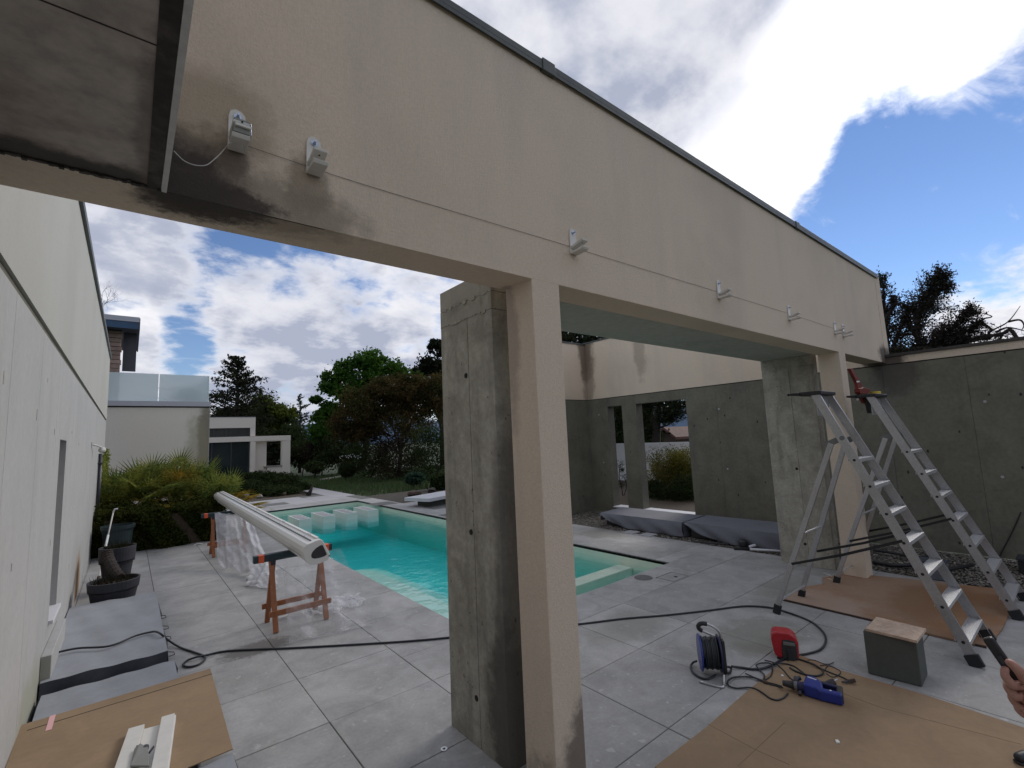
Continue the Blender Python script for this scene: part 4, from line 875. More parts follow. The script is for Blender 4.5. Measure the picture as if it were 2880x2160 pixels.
palms = [((-.15, 12.5), .95, 13, .34, 'fan palm nearest the house wall, with one tall open frond', 0), ((.35, 12.7), .92, 16, .42, 'yellowish fan palm in the middle of the hedge planter', 1), ((.75, 12.6), .85, 15, .38, 'fan palm right of the middle one, with drooping golden fronds', 2),
         ((1.15, 12.4), .80, 15, .38, 'fan palm near the right end of the hedge, upright fronds', 1), ((1.55, 12.2), .62, 14, .36, 'low fan palm at the right end beside the awning case', 1), ((.0, 13.3), .80, 14, .38, 'fan palm at the back against the house wall', 0)]
for (x, y), H, nf, rr, lb, kind in palms:
    pm = thing('fan_palm', lb, 'palm', (x, y, 0), 'fan palms behind the ivy hedge'); tk = MB(); tk.tube([(x, y, 0), (x + .02, y, H * .45)], [.07, .05], 8); tk.build('trunk', M['trunk'], pm)
    for k in range(nf):
        a = 2.4 * k + rng.uniform(-.3, .3); el = rng.uniform(.15, 1.35) if k > 3 else rng.uniform(1.0, 1.4); L = rr * rng.uniform(.8, 1.25)
        d = Vector((math.cos(a) * math.cos(el), math.sin(a) * math.cos(el), math.sin(el))); b = Vector((x, y, H * .55)); e = b + d * L * 1.65
        MB().tube([b, b.lerp(e, .5) + Vector((0, 0, .02)), e], [.010, .007, .005], 4, cap=False).build('petiole', LF['palm'], pm)
        o = bpy.data.objects.new('frond', FM[2 if (el < .5 or (kind == 2 and rng.random() < .5)) else 0]); COL.objects.link(o); o.parent = pm
        o.location = e - Vector((x, y, 0)); s = rng.uniform(.9, 1.25) * rr / .34
        zax = (Vector((0, 0, 1)) - d * d.z + Vector((rng.normal() * .25, rng.normal() * .25, 0))).normalized(); xax = d; yax = zax.cross(xax).normalized(); zax = xax.cross(yax)
        o.rotation_euler = Matrix((xax, yax, zax)).transposed().to_euler(); o.scale = (s, s, s)
for (px, py, Y_, pi_) in ((428, 1325, 12.3, 0), (562, 1335, 12.2, 2), (505, 1308, 12.4, 1)):
    pm = [o for o in bpy.data.objects if o.name.startswith('fan_palm')][pi_]; c = Vector(ON('y', Y_, px, py)); L0 = pm.location
    MB().tube([Vector((L0.x, L0.y, .45)), c.lerp(Vector((L0.x, L0.y, .45)), .4), c], [.010, .007, .005], 4, cap=False).build('petiole', LF['palm'], pm)
    o = bpy.data.objects.new('frond', FM[0]); COL.objects.link(o); o.parent = pm; o.location = c - L0
    xax = Vector((.1, -.25, 1)).normalized(); zax = (Vector((-.1, -1, .1)) - xax * xax.dot(Vector((-.1, -1, .1)))).normalized(); yax = zax.cross(xax)
    o.rotation_euler = Matrix((xax, yax, zax)).transposed().to_euler(); o.scale = (1, 1, 1)
# filler undergrowth below the palms
tree('undergrowth', 'dark mixed undergrowth between hedge and palms', [(np.array([x, 12.6, .55]), np.array([.33, .35, .2])) for x in (-.1, .45, 1.0, 1.45)], (.6, 12.6, -.02), .06, 'ivy', 40, 40, trunk=.02, cr=.4, cat='undergrowth', limbs=4)

# grass tufts on the lawn
n = 34000; ang = rng.uniform(0, 1, n); xx = rng.uniform(4.5, 17, n); yy = rng.uniform(13.2, 30, n); keep = ~((xx < 6.35) & (yy < 26.2)) & ~((xx < 9.5) & (yy < 16.2)); xx, yy = xx[keep], yy[keep]; n = len(xx)
h_ = rng.uniform(.04, .16, n) * (1 + .8 * np.sin(xx * 1.3) * np.cos(yy * .9)); a = rng.uniform(0, 6.28, n); w = .014
v = np.stack([np.stack([xx - w * np.cos(a), yy - w * np.sin(a), np.full(n, -.05)], 1), np.stack([xx + w * np.cos(a), yy + w * np.sin(a), np.full(n, -.05)], 1), np.stack([xx + rng.normal(0, .03, n), yy + rng.normal(0, .03, n), h_], 1)], 1).reshape(-1, 3)
tag(npmesh('grass', v, np.arange(3 * n).reshape(n, 3), M['blade']), 'rough dark lawn grass beyond the pool terrace', 'grass', kind='stuff')

tree('tall_evergreen', 'dark evergreen crown just visible over the boundary wall under the canopy', [(np.array([11.5, 12.5, 4.3]), np.array([2.2, 1.6, 1.5])), (np.array([14.5, 10.5, 4.2]), np.array([2.2, 1.6, 1.5]))], (12.5, 12.0, -.05), .16, 'dark', 150, 130, cr=.45, limbs=14)
tree('terrace_shrub', 'olive shrub standing on the roof terrace behind the frosted glass', [(np.array([1.25, 16.1, 3.30]), np.array([.30, .2, .26]))], (1.25, 16.1, 3.13), .05, 'olive', 40, 40, trunk=.03, cr=.4, cat='shrub', limbs=4, zmin=3.1)

# ------------------------------------------------------------------ brackets, string
k1 = lambda x, y: (600 + x * .1808, 280 + y * .1808)
def make_bracket():
    b = thing('awning_bracket', 'x', 'bracket', (0, 1.8, 2.87), 'white awning brackets along the beam')
    y = 1.7985; pl = [(-.026, 2.80), (.028, 2.80), (.028, 2.915), (.026, 2.938), (.014, 2.953), (-.004, 2.957), (-.020, 2.948), (-.026, 2.925)]
    MB().prism([(x, y, z) for x, z in pl], (0, -.007, 0)).build('wall_plate', M['bracket'], b, bevel=.0015)
    wsh = MB().lathe([(.012, 0), (.012, -.003)], (.002, y - .007, 2.928), 16, 'y').build('washer', M['steel'], b)
    MB().lathe([(.007, 0), (.007, -.008)], (.002, y - .0101, 2.928), 6, 'y').lathe([(.004, 0), (.004, -.012)], (.002, y - .0182, 2.928), 10, 'y').build('bolt', M['steel'], wsh)
    # upper jaw, turned down at the lip, and the longer lower arm
    up = MB(); up.prism([(-.024, y - .0075, 2.829), (-.024, y - .0075, 2.841), (-.024, y - .090, 2.862), (-.024, y - .098, 2.858), (-.024, y - .096, 2.850), (-.024, y - .04, 2.833)], (.050, 0, 0)); up.build('upper_jaw', M['bracket'], b, bevel=.001)
    MB().lathe([(.0035, 0), (.0035, .004)], (.001, y - .075, 2.8425), 12).build('jaw_hole', M['hole'], b)
    lo_ = MB(); lo_.prism([(-.026, y - .0075, 2.796), (-.026, y - .0075, 2.809), (-.026, y - .070, 2.811), (-.026, y - .092, 2.817), (-.026, y - .100, 2.812), (-.026, y - .092, 2.800)], (.054, 0, 0)); lo_.build('lower_arm', M['bracket'], b, bevel=.0015)
    MB().lathe([(.005, 0), (.004, -.006)], (-.020, y - .007, 2.842), 10, 'y').build('pin', M['steel'], b)
    return b
br0 = make_bracket(); spots = [(.515, 'second white bracket from the left, with the string passing behind its jaw'), (1.972, 'lone white bracket on the beam above the concrete pillar'), (3.68, 'white bracket on the beam right of the pillar, fourth from the left'), (5.09, 'white bracket on the beam between the pillar and the far column, fifth from the left'),
      (6.42, 'left one of the close pair of brackets above the far column'), (6.72, 'right one of the close pair of brackets above the far column')]
for i, (x, lb) in enumerate(spots):
    o = br0 if i == 0 else copy_tree(br0)
    o.location = (x, 1.8, 2.87); o['label'] = lb
bA = copy_tree(br0); bA.location = (.253, 1.8, 2.87); bA['label'] = 'leftmost bracket on the beam, holding a grey motor clamp above the soot stain'
ORG[bA.name] = Vector((.253, 1.8, 2.87)); y = 1.79
BOX('clamp_block', M['bracket_grey'], bA,   .231, .281, y - .088, y - .002, 2.818, 2.868, bevel=.002)
BOX('clamp_lip', M['bracket'], bA, .235, .283, y - .098, y - .0885, 2.836, 2.845, bevel=.001)
MB().lathe([(.0035, 0), (.0035, -.002)], (.256, y - .0882, 2.857), 10, 'y').build('clamp_hole', M['hole'], bA)
MB().tube([(.284, y - .08, 2.865), (.286, y - .08, 2.825), (.284, y - .02, 2.82), (.2845, y - .02, 2.865)], .0016, 5).build('wire_clip', M['steel'], bA)
sg = MB().tube(smooth_path([(.285, 1.793, 2.832), (.7, 1.7965, 2.826), (1.3, 1.7965, 2.834), (1.94, 1.7965, 2.842), (2.6, 1.7965, 2.846), (3.6, 1.7965, 2.856), (5.0, 1.7965, 2.868), (6.4, 1.7965, 2.866), (6.75, 1.7965, 2.866)], 5), .0011, 4).build('string_line', M['string'], loc=(3.5, 1.79, 2.85))
tag(sg, 'taut brown string line running along the beam through the brackets', 'string')
pts = [k1(*p) for p in [(455, 745), (440, 700), (380, 665), (300, 670), (240, 690), (180, 760), (120, 830), (60, 890)]] + [(585, 462), (565, 466), (540, 462), (515, 450), (489, 424)]
q = [ON('y', 1.74 if i < 5 else 1.785, *p) for i, p in enumerate(pts)]
tag(MB().tube(smooth_path(q, 4), .0016, 5).build('loose_cord', M['string_white'], loc=(.2, 1.78, 2.8)), 'loose white cord hanging from the leftmost bracket across the soot stain', 'cord')

# ------------------------------------------------------------------ awning case on two sawhorses
bz = lambda x, y: (550 + x * .30136, 1350 + y * .30136)
def sawhorse(y, label):
    s = thing('sawhorse', label, 'sawhorse', (1.36, y, 0), 'wooden sawhorses carrying the awning case')
    BOX('top_beam', M['paint_teal'], s, .985, 1.735, y - .035, y + .035, .640, .708, bevel=.004)
    for (a, b) in ((1.025, 1.075), (1.650, 1.70)): BOX('orange_band', M['orange'], s, a, b, y - .0365, y + .0365, .6385, .7095)
    for x in (1.155, 1.625):
        for sy in (-1, 1):
            MB().bar((x + (.012 if sy > 0 else -.012), y + sy * .012, .64), (x + (.0 if sy > 0 else .0), y + sy * .19, .004), .045, .028).build('leg', M['wood'], s, bevel=.002)
    for sy in (-1, 1): MB().bar((1.10, y + sy * .158, .17), (1.68, y + sy * .158, .17), .022, .05, (0, 1, 0)).build('stretcher', M['wood'], s, bevel=.002)
    for x in (1.155, 1.625): BOX('hinge', M['frame_dark'], s, x - .02, x + .02, y - .038, y - .036, .60, .66)
    return s
sawhorse(5.33, 'nearer wooden sawhorse with orange band, standing under the near end of the awning case'); sawhorse(9.62, 'farther wooden sawhorse with orange band, half wrapped in white plastic')
aw = thing('awning_case', 'long cream awning cassette lying across two sawhorses beside the pool', 'awning', (1.4, 4.5, .71))
YN = 4.50; prof = [(1085, 787), (1045, 765), (1018, 722), (1006, 672), (1016, 628), (1045, 598), (1085, 582), (1120, 566), (1160, 552), (1186, 560), (1212, 610), (1238, 655), (1256, 700), (1232, 740), (1160, 774)]
pr = [ON('y', YN, *bz(*p)) for p in prof]; zo = .712 - min(p[2] for p in pr)
def at_y(p, y, sc=1., c=None):
    cx = np.mean([q[0] for q in pr]); cz = np.mean([q[2] for q in pr]); f = (y - YN) / 7.0
    return (cx + (p[0] - cx) * sc + .16 * f, y, cz + (p[2] - cz) * sc + zo)
def case_seg(y0, y1, sc):
    a = [at_y(p, y0, sc) for p in pr]; b = [at_y(p, y1, sc) for p in pr]; n = len(a)
    return MB().add(a + b, [tuple(range(n)), tuple(range(2 * n - 1, n - 1, -1))] + [(i + n, (i + 1) % n + n, (i + 1) % n, i) for i in range(n)])
case_seg(YN + .07, 11.46, 1.0).build('case_body', M['casing'], aw, bevel=.003)
ec = case_seg(YN, YN + .066, 1.025).build('end_cap', M['casing'], aw, bevel=.006)
case_seg(YN + .0655, YN + .0705, .985).build('cap_seam', M['seam'], aw)
case_seg(11.462, 11.52, 1.03).build('end_cap', M['casing'], aw, bevel=.006)
ins = [at_y(ON('y', YN, *bz(*p)), YN) for p in [(1078, 700), (1090, 668), (1120, 635), (1160, 608), (1184, 600), (1206, 645), (1226, 690), (1205, 706), (1160, 722), (1110, 730), (1085, 722)]]
MB().prism([(x, YN - .0015, z) for x, _, z in ins], (0, .004, 0)).build('end_recess', M['casing_dark'], ec)
a0, a1 = at_y(pr[6], YN + .08), at_y(pr[6], 11.44); b0_, b1_ = at_y(pr[8], YN + .08), at_y(pr[8], 11.44)
MB().bar(Vector(a0) + Vector((.012, 0, .009)), Vector(a1) + Vector((.012, 0, .009)), .012, .006).build('fabric_slot', M['seam'], aw)
MB().bar(Vector(at_y(pr[2], YN + .08)) + Vector((-.0005, 0, 0)), Vector(at_y(pr[2], 11.44)) + Vector((-.0005, 0, 0)), .004, .003).build('case_line', M['seam'], aw)
MB().bar(Vector(b0_) + Vector((0, 0, .004)), Vector(b1_) + Vector((0, 0, .004)), .030, .012).build('top_lip', M['casing'], aw, bevel=.003)
for yy in (4.75, 5.8, 7.4, 9.2):
    c = Vector(at_y(pr[7], yy)); MB().tube([c + Vector((-.035, 0, -.002)), c + Vector((-.03, 0, .025)), c + Vector((.0, .02, .035)), c + Vector((.035, .03, .018))], .0022, 5).build('wire_tie', M['steel'], aw)
c = Vector(at_y(pr[12], YN)); MB().lathe([(.006, 0), (.006, .014)], tuple(c + Vector((-.005, -.004, 0))), 10, 'y').build('grub_screw', M['black'], aw)

def sheet(name, label, corners, m, folds, amp, nu=44, nv=44, seed=0, top_pin=True, floor=True):
    """draped plastic: bilinear patch between four corners, gathered in folds"""
    A, B_, C_, D2 = [Vector(c) for c in corners]; r = np.random.default_rng(seed); ph = r.uniform(0, 6, 6); nrm = (B_ - A).cross(D2 - A).normalized()
    def fn(u, v):
        p = A.lerp(B_, u).lerp(D2.lerp(C_, u), v)
        k = (.25 + .75 * v)
        w = math.sin(u * folds * 6.28 + ph[0] + 1.5 * math.sin(v * 3 + ph[1])) + .5 * math.sin(u * folds * 14 + ph[2] + v * 4) + .4 * math.sin(v * 17 + u * 9 + ph[3]) + .3 * math.sin(v * 31 - u * 23 + ph[4])
        p = p + nrm * w * amp * k
        if floor and p.z < .01: p.z = .01 + abs(math.sin(u * 23 + v * 31)) * amp * .5
        return tuple(p)
    o = MB().grid(fn, nu, nv).build(name, m, smooth=True, loc=tuple(A)); return tag(o, label, 'plastic film')
sheet('plastic_wrap', 'milky white plastic wrap hanging from the far sawhorse down to the paving', [(1.16, 9.50, .715), (1.62, 9.15, .66), (1.56, 7.0, .03), (1.10, 8.5, .05)], M['film_white'], 3.2, .035, 60, 60, 3)
sheet('plastic_wrap', 'end of the milky plastic wrap trailing on the paving under the awning case', [(1.50, 7.6, .30), (1.62, 7.2, .28), (1.50, 6.6, .012), (1.22, 7.1, .012)], M['film_white'], 2, .02, 30, 30, 5)
sheet('clear_film', 'clear plastic film hanging from the near end of the awning case over the sawhorse', [(1.22, 5.25, .66), (1.74, 5.05, .70), (1.95, 4.62, .01), (1.18, 4.75, .01)], M['film_clear'], 2.2, .030, 60, 60, 8)
def crump(u, v):
    P0 = G(870, 1745); P1 = G(1030, 1700); P2 = G(1010, 1672); P3 = G(880, 1700)
    a = np.array(P0) * (1 - u) + np.array(P1) * u; b = np.array(P3) * (1 - u) + np.array(P2) * u; p = a * (1 - v) + b * v
    return (p[0] + .03 * math.sin(v * 9 + u * 5), p[1] + .04 * math.sin(u * 13), .012 + .05 * abs(math.sin(u * 17 + v * 5) * math.sin(v * 12 + u * 7)) * (1 - u * .5))
tag(MB().grid(crump, 40, 24).build('clear_film', filmmat('film_crumple', (.85, .85, .88), .16, .08), smooth=True, loc=tuple(G(930, 1730))), 'crumpled clear plastic film heaped on the paving beside the near sawhorse', 'plastic film')
for k, (a, b) in enumerate([(bz(470, 925), bz(550, 910)), (bz(460, 980), bz(600, 945))]):
    p, q = G(*a, .02), G(*b, .02); tag(MB().tube(smooth_path([p, (np.array(p) + np.array(q)) / 2 + np.array([0, 0, .012]), q], 3), [.014, .022, .026, .026, .024, .018, .012][:7], 8).build('paper_scrap', M['paper'], smooth=True, loc=tuple(p)), ['short rolled white scrap on the paving left of the near sawhorse', 'longer white scrap on the paving, nearest the sawhorse leg'][k], 'packing scrap')
p, q = G(*bz(775, 1290), .02), G(*bz(860, 1265), .02); tag(MB().tube([p, q], .012, 8).build('white_tube', M['paper'], loc=tuple(p)), 'short white tube on the paving under the near sawhorse stretcher', 'tube')
p, q = G(*bz(470, 835), .03), G(*bz(600, 790), .03); tag(MB().bar(p, q, .05, .004, (0, 1, 0)).build('cardboard_strip', M['cardboard'], loc=tuple(p)), 'small brown cardboard strip at the hem of the white plastic wrap', 'cardboard')
tag(MB().grid(lambda u, v: (1.02 + .14 * u, 11.02 - .10 * v + .03 * math.sin(u * 3), .004 + .012 * math.sin(u * 3.1)), 6, 4).build('paper_scrap', M['paper'], loc=(1.05, 11, 0)), 'white paper scrap on the paving against the ivy hedge', 'packing scrap')

# ------------------------------------------------------------------ stepladders
def ladder(xa, xb, ta, tb, yt, label, rx0, rx1):
    """front flight feet xa..xb at y .64, heads ta..tb at yt; rear legs rx0..rx1"""
    L_ = thing('stepladder', label, 'stepladder', ((xa + xb) / 2, 1.3, 0), 'aluminium stepladders')
    yb, zt = (.715 if xa < 5 else .60), 2.03
    def fp(side, z): f = z / zt; return Vector(((xa + (ta - xa) * f) if side < 0 else (xb + (tb - xb) * f), yb + (yt - yb) * f, z))
    for s in (-1, 1):
        a, b = fp(s, .03), fp(s, zt); d = (b - a).normalized(); n_ = Vector((0, d.z, -d.y))
        r = MB(); r.bar(a, b, .0035, .066); 
        for e in (-1, 1): r.bar(a + n_ * e * .0315 + Vector((-s * .011, 0, 0)), b + n_ * e * .0315 + Vector((-s * .011, 0, 0)), .022, .003)
        rl = r.build('rail', M['alu'], L_)
        MB().bar(fp(s, -.0) , fp(s, .075), .034, .086).build('foot', M['rubber'], L_, bevel=.004)
        for z in zs: MB().lathe([(.011, 0), (.011, s * .003)], tuple(fp(s, z - .012) + Vector((s * .0018, 0, 0))), 12, 'x').build('rivet', M['black'], rl)
    for z in zs:
        p, q = fp(-1, z), fp(1, z); w = .042
        st_ = MB().box(p.x + .004, q.x - .004, p.y - w, p.y + w, z - .004, z); st_.box(p.x + .004, q.x - .004, p.y - w, p.y - w + .004, z - .028, z - .004); st_.box(p.x + .004, q.x - .004, p.y + w - .004, p.y + w, z - .02, z - .004)
        o = st_.build('step', M['alu_step'], L_)
        g_ = MB()
        for k in range(7): yy = p.y - w + .008 + k * .011; g_.box(p.x + .01, q.x - .01, yy, yy + .004, z + .0002, z + .0022)
        g_.build('tread_ribs', M['alu_step'], o)
    yh = yb + (yt - yb) * (1.62 / zt)
    for s, x0, x1 in ((-1, rx0, (xa + ta) / 2 + .055), (1, rx1, (xb + tb) / 2 - .045)):
        ft = Vector((x0, 2.09 if xa < 5 else 1.99, .03)); hd_ = Vector((x1, yh + .09, 1.58))
        MB().bar(ft, hd_, .024, .042).build('rear_leg', M['alu'], L_, bevel=.002)
        MB().bar(ft - Vector((0, 0, .03)), ft.lerp(hd_, .035), .036, .06).build('foot', M['rubber'], L_, bevel=.004)
        h_ = MB(); h_.bar(hd_ + Vector((0, .035, -.01)), Vector((x1 + s * .02, yh - .01, 1.63)), .008, .05); h_.lathe([(.022, 0), (.022, s * .01)], (x1 + s * .022, yh - .005, 1.625), 12, 'x'); h_.build('hinge', M['seam'], L_, bevel=.002)
    for z in (.135, .765):
        f = z / 1.58; ya = (2.09 if xa < 5 else 1.99); yy = ya + (yh + .09 - ya) * f
        xl = rx0 + ((xa + ta) / 2 + .055 - rx0) * f; xr = rx1 + ((xb + tb) / 2 - .045 - rx1) * f
        MB().tube([(xl, yy, z), (xr, yy, z)], .010, 8).build('rear_rung', M['alu_step'], L_)
    for s in (-1, 1):
        p = fp(s, .815) + Vector((s * .006, 0, 0)); x1 = rx0 if s < 0 else rx1; q = Vector((x1 + s * .016, 1.905 if xa < 5 else 1.81, .485))
        m_ = p.lerp(q, .5) + Vector((0, 0, -.012)); sb = MB(); sb.bar(p, m_, .003, .022); sb.bar(m_, q, .003, .022); sb.build('strap', M['black'], L_)
    p, q = fp(-1, zt), fp(1, zt)
    cp_ = MB().box(p.x - .02, q.x + .02, yt - .06, yt + .12, zt - .012, zt + .022).box(p.x - .04, q.x + .03, yt + .12, yt + .20, zt - .002, zt + .018); cp_.build('top_tray', M['black'], L_, bevel=.006)
    MB().box(p.x + .02, q.x - .02, yt - .004, yt + .002, zt - .20, zt - .014).build('brace_plate', M['alu'], L_)
    return L_
zs = [.16, .378, .594, .81, 1.023, 1.236, 1.45]
ladder(4.715, 5.33, 4.80, 5.14, 1.56, 'nearer aluminium stepladder with black top tray standing in front of the far column', 4.80, 5.395)
ladder(6.02, 6.66, 6.10, 6.50, 1.47, 'farther aluminium stepladder with a red tool and tape on its tray, by the boundary wall', 6.10, 6.75)
k2 = lambda x, y: (2160 + x * .2411, 900 + y * .2411)
rt = thing('red_clamp', 'long red tool with a black handle leaning on the tray of the farther stepladder', 'tool', tuple(ON('y', 1.56, *k2(1120, 850))))
T = lambda x, y, yy=1.56: ON('y', yy, *k2(x, y))
MB().prism([T(960, 565), T(985, 560), T(1062, 690), T(1110, 780), T(1150, 975), T(1125, 970), T(1060, 840), T(1040, 730)], (0, .03, 0)).build('blade', M['red_dull'], rt, bevel=.002)
MB().prism([T(1065, 800, 1.55), T(1125, 785, 1.55), T(1180, 800, 1.55), T(1195, 830, 1.55), T(1170, 860, 1.55), T(1080, 860, 1.55)], (0, .05, 0)).build('head', M['red_dull'], rt, bevel=.004)
MB().prism([T(1155, 900), T(1185, 890), T(1238, 1080), T(1200, 1088)], (0, .035, 0)).build('grip', M['black'], rt, bevel=.004)
MB().prism([T(1032, 712, 1.558), T(1068, 708, 1.558), T(1072, 724, 1.558), T(1036, 728, 1.558)], (0, .001, 0)).build('sticker', M['paper'], rt)
c = (6.47, 1.50, 2.055); MB_ = MB().lathe([(.045, 0), (.048, .006), (.048, .028), (.045, .034)], c, 20)
tpm = MB_.build('tape_measure', M['yellow'], loc=c, smooth=False); tag(tpm, 'small yellow tape roll lying on the tray of the farther stepladder', 'tape roll'); ORG[tpm.name] = Vector(c)
MB().lathe([(.030, .0342), (.030, .037)], c, 16).build('core', M['black'], tpm)

# ------------------------------------------------------------------ floor protection on the right
z7 = lambda x, y: (2100 + x * .3616, 1350 + y * .3616); e2 = lambda x, y: (1800 + x * .4882, 1800 + y * .4882); t2 = lambda x, y: (1880 + x * .27726, 1700 + y * .27726)
def flat(name, label, cat, pts, z0, th, m, edge=None, solo=True):
    P3 = [Vector(p if len(p) == 3 else (*p, 0)) for p in pts]; P3 = [Vector((p.x, p.y, z0)) for p in P3]
    ar = sum(P3[i].x * P3[(i + 1) % len(P3)].y - P3[(i + 1) % len(P3)].x * P3[i].y for i in range(len(P3)))
    if ar < 0: P3.reverse()
    r = thing(name, label, cat, tuple(P3[0])); MB().prism(P3, (0, 0, th)).build('sheet', m, r); return r
cbp = [G(1842, 2160), G(1985, 2050), G(2100, 1948), G(2205, 1862), G(2242, 1842), G(2366, 1888), G(2605, 1958), G(2880, 2050), (3.60, -.4, 0), (3.5, -1.4, 0), (1.75, -1.4, 0)]
cb = flat('cardboard_sheet', 'large flat brown cardboard sheet on the paving under the blue drill', 'cardboard', cbp, .002, .005, M['cardboard'])
for a, b in [((t2(410, 1230)), (t2(890, 1490))), (t2(890, 1490), t2(1230, 1640)), (t2(710, 1650), t2(1180, 1210)), (e2(1130, 300), e2(1400, 400)), (e2(1400, 400), e2(2200, 610)), ]:
    p, q = G(*a), G(*b); MB().bar((p[0], p[1], .0074), (q[0], q[1], .0074), .0035, .0010, (1, 1, 0)).build('fold_line', M['crease'], cb)
hbp = [G(*z7(*p)) for p in [(280, 935), (985, 1100), (1400, 1205), (1700, 1278), (1860, 1305), (1935, 1240), (1990, 1170), (2040, 1060), (2075, 985), (2060, 930), (1960, 862), (1450, 800), (960, 752), (800, 735), (590, 770), (600, 820), (420, 850)]]
hb_ = flat('hardboard_sheet', 'damp reddish hardboard sheet lying under the two stepladders', 'hardboard', hbp, .004, .014, M['hardboard'])
p, q = G(*z7(280, 938)), G(*z7(1860, 1310)); MB().bar((p[0], p[1] - .004, .008), (q[0], q[1] - .004, .008), .004, .016, (0, 1, 0)).build('edge', M['board_edge'], hb_)
# plastic clips on its left corner
for k, (a, b) in enumerate([((600, 725), (690, 770)), ((610, 760), (680, 790))]):
    p, q = G(*z7(*a), .01), G(*z7(*b), .01); tag(MB().tube([p, (np.array(p) + np.array(q)) / 2 + np.array([0, 0, .01]), q], .004, 6).build('wire_offcut', M['string_white'], loc=tuple(p)), ['pale wire offcut at the near corner of the hardboard, upper one', 'pale wire offcut at the near corner of the hardboard, lower one'][k], 'wire')
c = G(*z7(545, 660), .02); yp = thing('yellow_plug', 'small yellow and white plug on the paving at the foot of the far concrete fin', 'plug', tuple(c))
MB().lathe([(.018, 0), (.026, .012), (.022, .03)], tuple(c - np.array([0, 0, .018])), 12).build('cap', M['yellow'], yp); MB().lathe([(.012, 0), (.014, .018)], (c[0] + .04, c[1] - .01, .002), 10).build('tip', M['paper'], yp)

# grey block with a board on top
gbk = thing('grey_block', 'dark grey square planter box standing on the paving in front of the hardboard', 'box', (4.22, 1.06, 0))
b0p = [G(*z7(945, 1508)), G(*z7(1368, 1615)), G(*z7(1410, 1515))]; b3 = b0p[0] + (b0p[2] - b0p[1])
MB().prism([Vector((p[0], p[1], .003)) for p in (b0p[0], b0p[1], b0p[2], b3)], (0, 0, .285)).build('body', M['block_grey'], gbk, bevel=.006)
bp_ = [G(*z7(*p), .305) for p in [(922, 1156), (1325, 1252), (1395, 1158), (1010, 1066)]]
MB().prism([Vector((p[0], p[1], .2895)) for p in bp_], (0, 0, .018)).build('board_offcut', M['chipboard'], loc=tuple(bp_[0]), bevel=.001)
tag(bpy.data.objects['board_offcut'], 'pale chipboard offcut lying on top of the dark grey box', 'board')

# red charger
rc = thing('red_tool_case', 'small red plastic tool case with dark front panel on the paving', 'tool case', tuple(G(*t2(1160, 545))))
C0 = G(*t2(1150, 560)); ca = Vector((C0[0], C0[1], 0)); ux = Vector((.42, -.91, 0)).normalized(); vx = Vector((.91, .42, 0)).normalized()
def LOC(o, u, v, w): return o + ux * u + vx * v + Vector((0, 0, w))
pf = [(-.02, .01), (-.045, .03), (-.060, .14), (-.050, .185), (-.02, .198), (.07, .198), (.105, .175), (.122, .13), (.118, .03), (.10, .008)]
MB().prism([LOC(ca, u, .0, w) for u, w in pf], vx * .12).build('shell', M['red'], rc, bevel=.012, seg=3)
MB().prism([LOC(ca, u, -.006, w) for u, w in [(.008, .012), (.008, .10), (.018, .145), (.035, .15), (.095, .146), (.108, .12), (.106, .012)]], vx * .010).build('front_panel', M['casing_dark'], rc, bevel=.003)
MB().prism([LOC(ca, u, -.011, w) for u, w in [(.020, .112), (.020, .137), (.095, .134), (.100, .112)]], vx * .006).build('slot_frame', M['seam'], rc, bevel=.002)
MB().prism([LOC(ca, u, -.016, w) for u, w in [(.045, .004), (.040, .085), (.078, .085), (.084, .004)]], vx * .012).build('latch', M['frame_dark'], rc, bevel=.003)
BOX('base', M['black'], rc, C0[0] - .01, C0[0] + .09, C0[1] - .05, C0[1] + .03, .001, .012)

# cable reel
d1_ = Vector((3.285, 2.005, 0)); ax_ = Vector((.62, -.78, 0)).normalized()
cr_ = thing('cable_reel', 'blue and black cable reel with tubular stand on the paving', 'cable reel', tuple(d1_))
def disc(o, a, r0, w, r1=None, n=32):
    a = a.normalized(); s = Vector((0, 0, 1)); u = a.cross(s).normalized(); vs = []; fs = []
    for (r, h) in ((0.001, 0), (r0, 0), (r0, w), (0.001, w)):
        for k in range(n): t_ = 6.28318 * k / n; vs.append(o + a * h + (u * math.cos(t_) + s * math.sin(t_)) * r)
    for i in range(3):
        for k in range(n): k2_ = (k + 1) % n; fs.append((i * n + k, i * n + k2_, (i + 1) * n + k2_, (i + 1) * n + k))
    return MB().add(vs, fs)
H0 = d1_ + Vector((0, 0, .142))
disc(H0, ax_, .122, .014).build('flange', M['blue'], cr_, bevel=.004); disc(H0 + ax_ * .13, ax_, .122, .014).build('flange', M['blue_dark'], cr_, bevel=.004)
disc(H0 + ax_ * .014, ax_, .06, .116).build('drum', M['black'], cr_)
cw = MB(); u0 = ax_.cross(Vector((0, 0, 1))).normalized()
pts = []
for i in range(9 * 20): t_ = 6.28318 * i / 20; pts.append(H0 + ax_ * (.021 + .105 * i / 180) + (u0 * math.cos(t_) + Vector((0, 0, 1)) * math.sin(t_)) * (.098 + .004 * math.sin(i * .21)))
cw.tube(pts, .0075, 6); cw.build('wound_cable', M['cable'], cr_, smooth=True)
fo = H0 + ax_ * .148
MB().prism([fo + u0 * a + Vector((0, 0, b)) for a, b in [(-.045, .10), (.045, .10), (.065, -.09), (.05, -.125), (-.05, -.125), (-.065, -.09)]], ax_ * .026).build('side_frame', M['black'], cr_, bevel=.008)
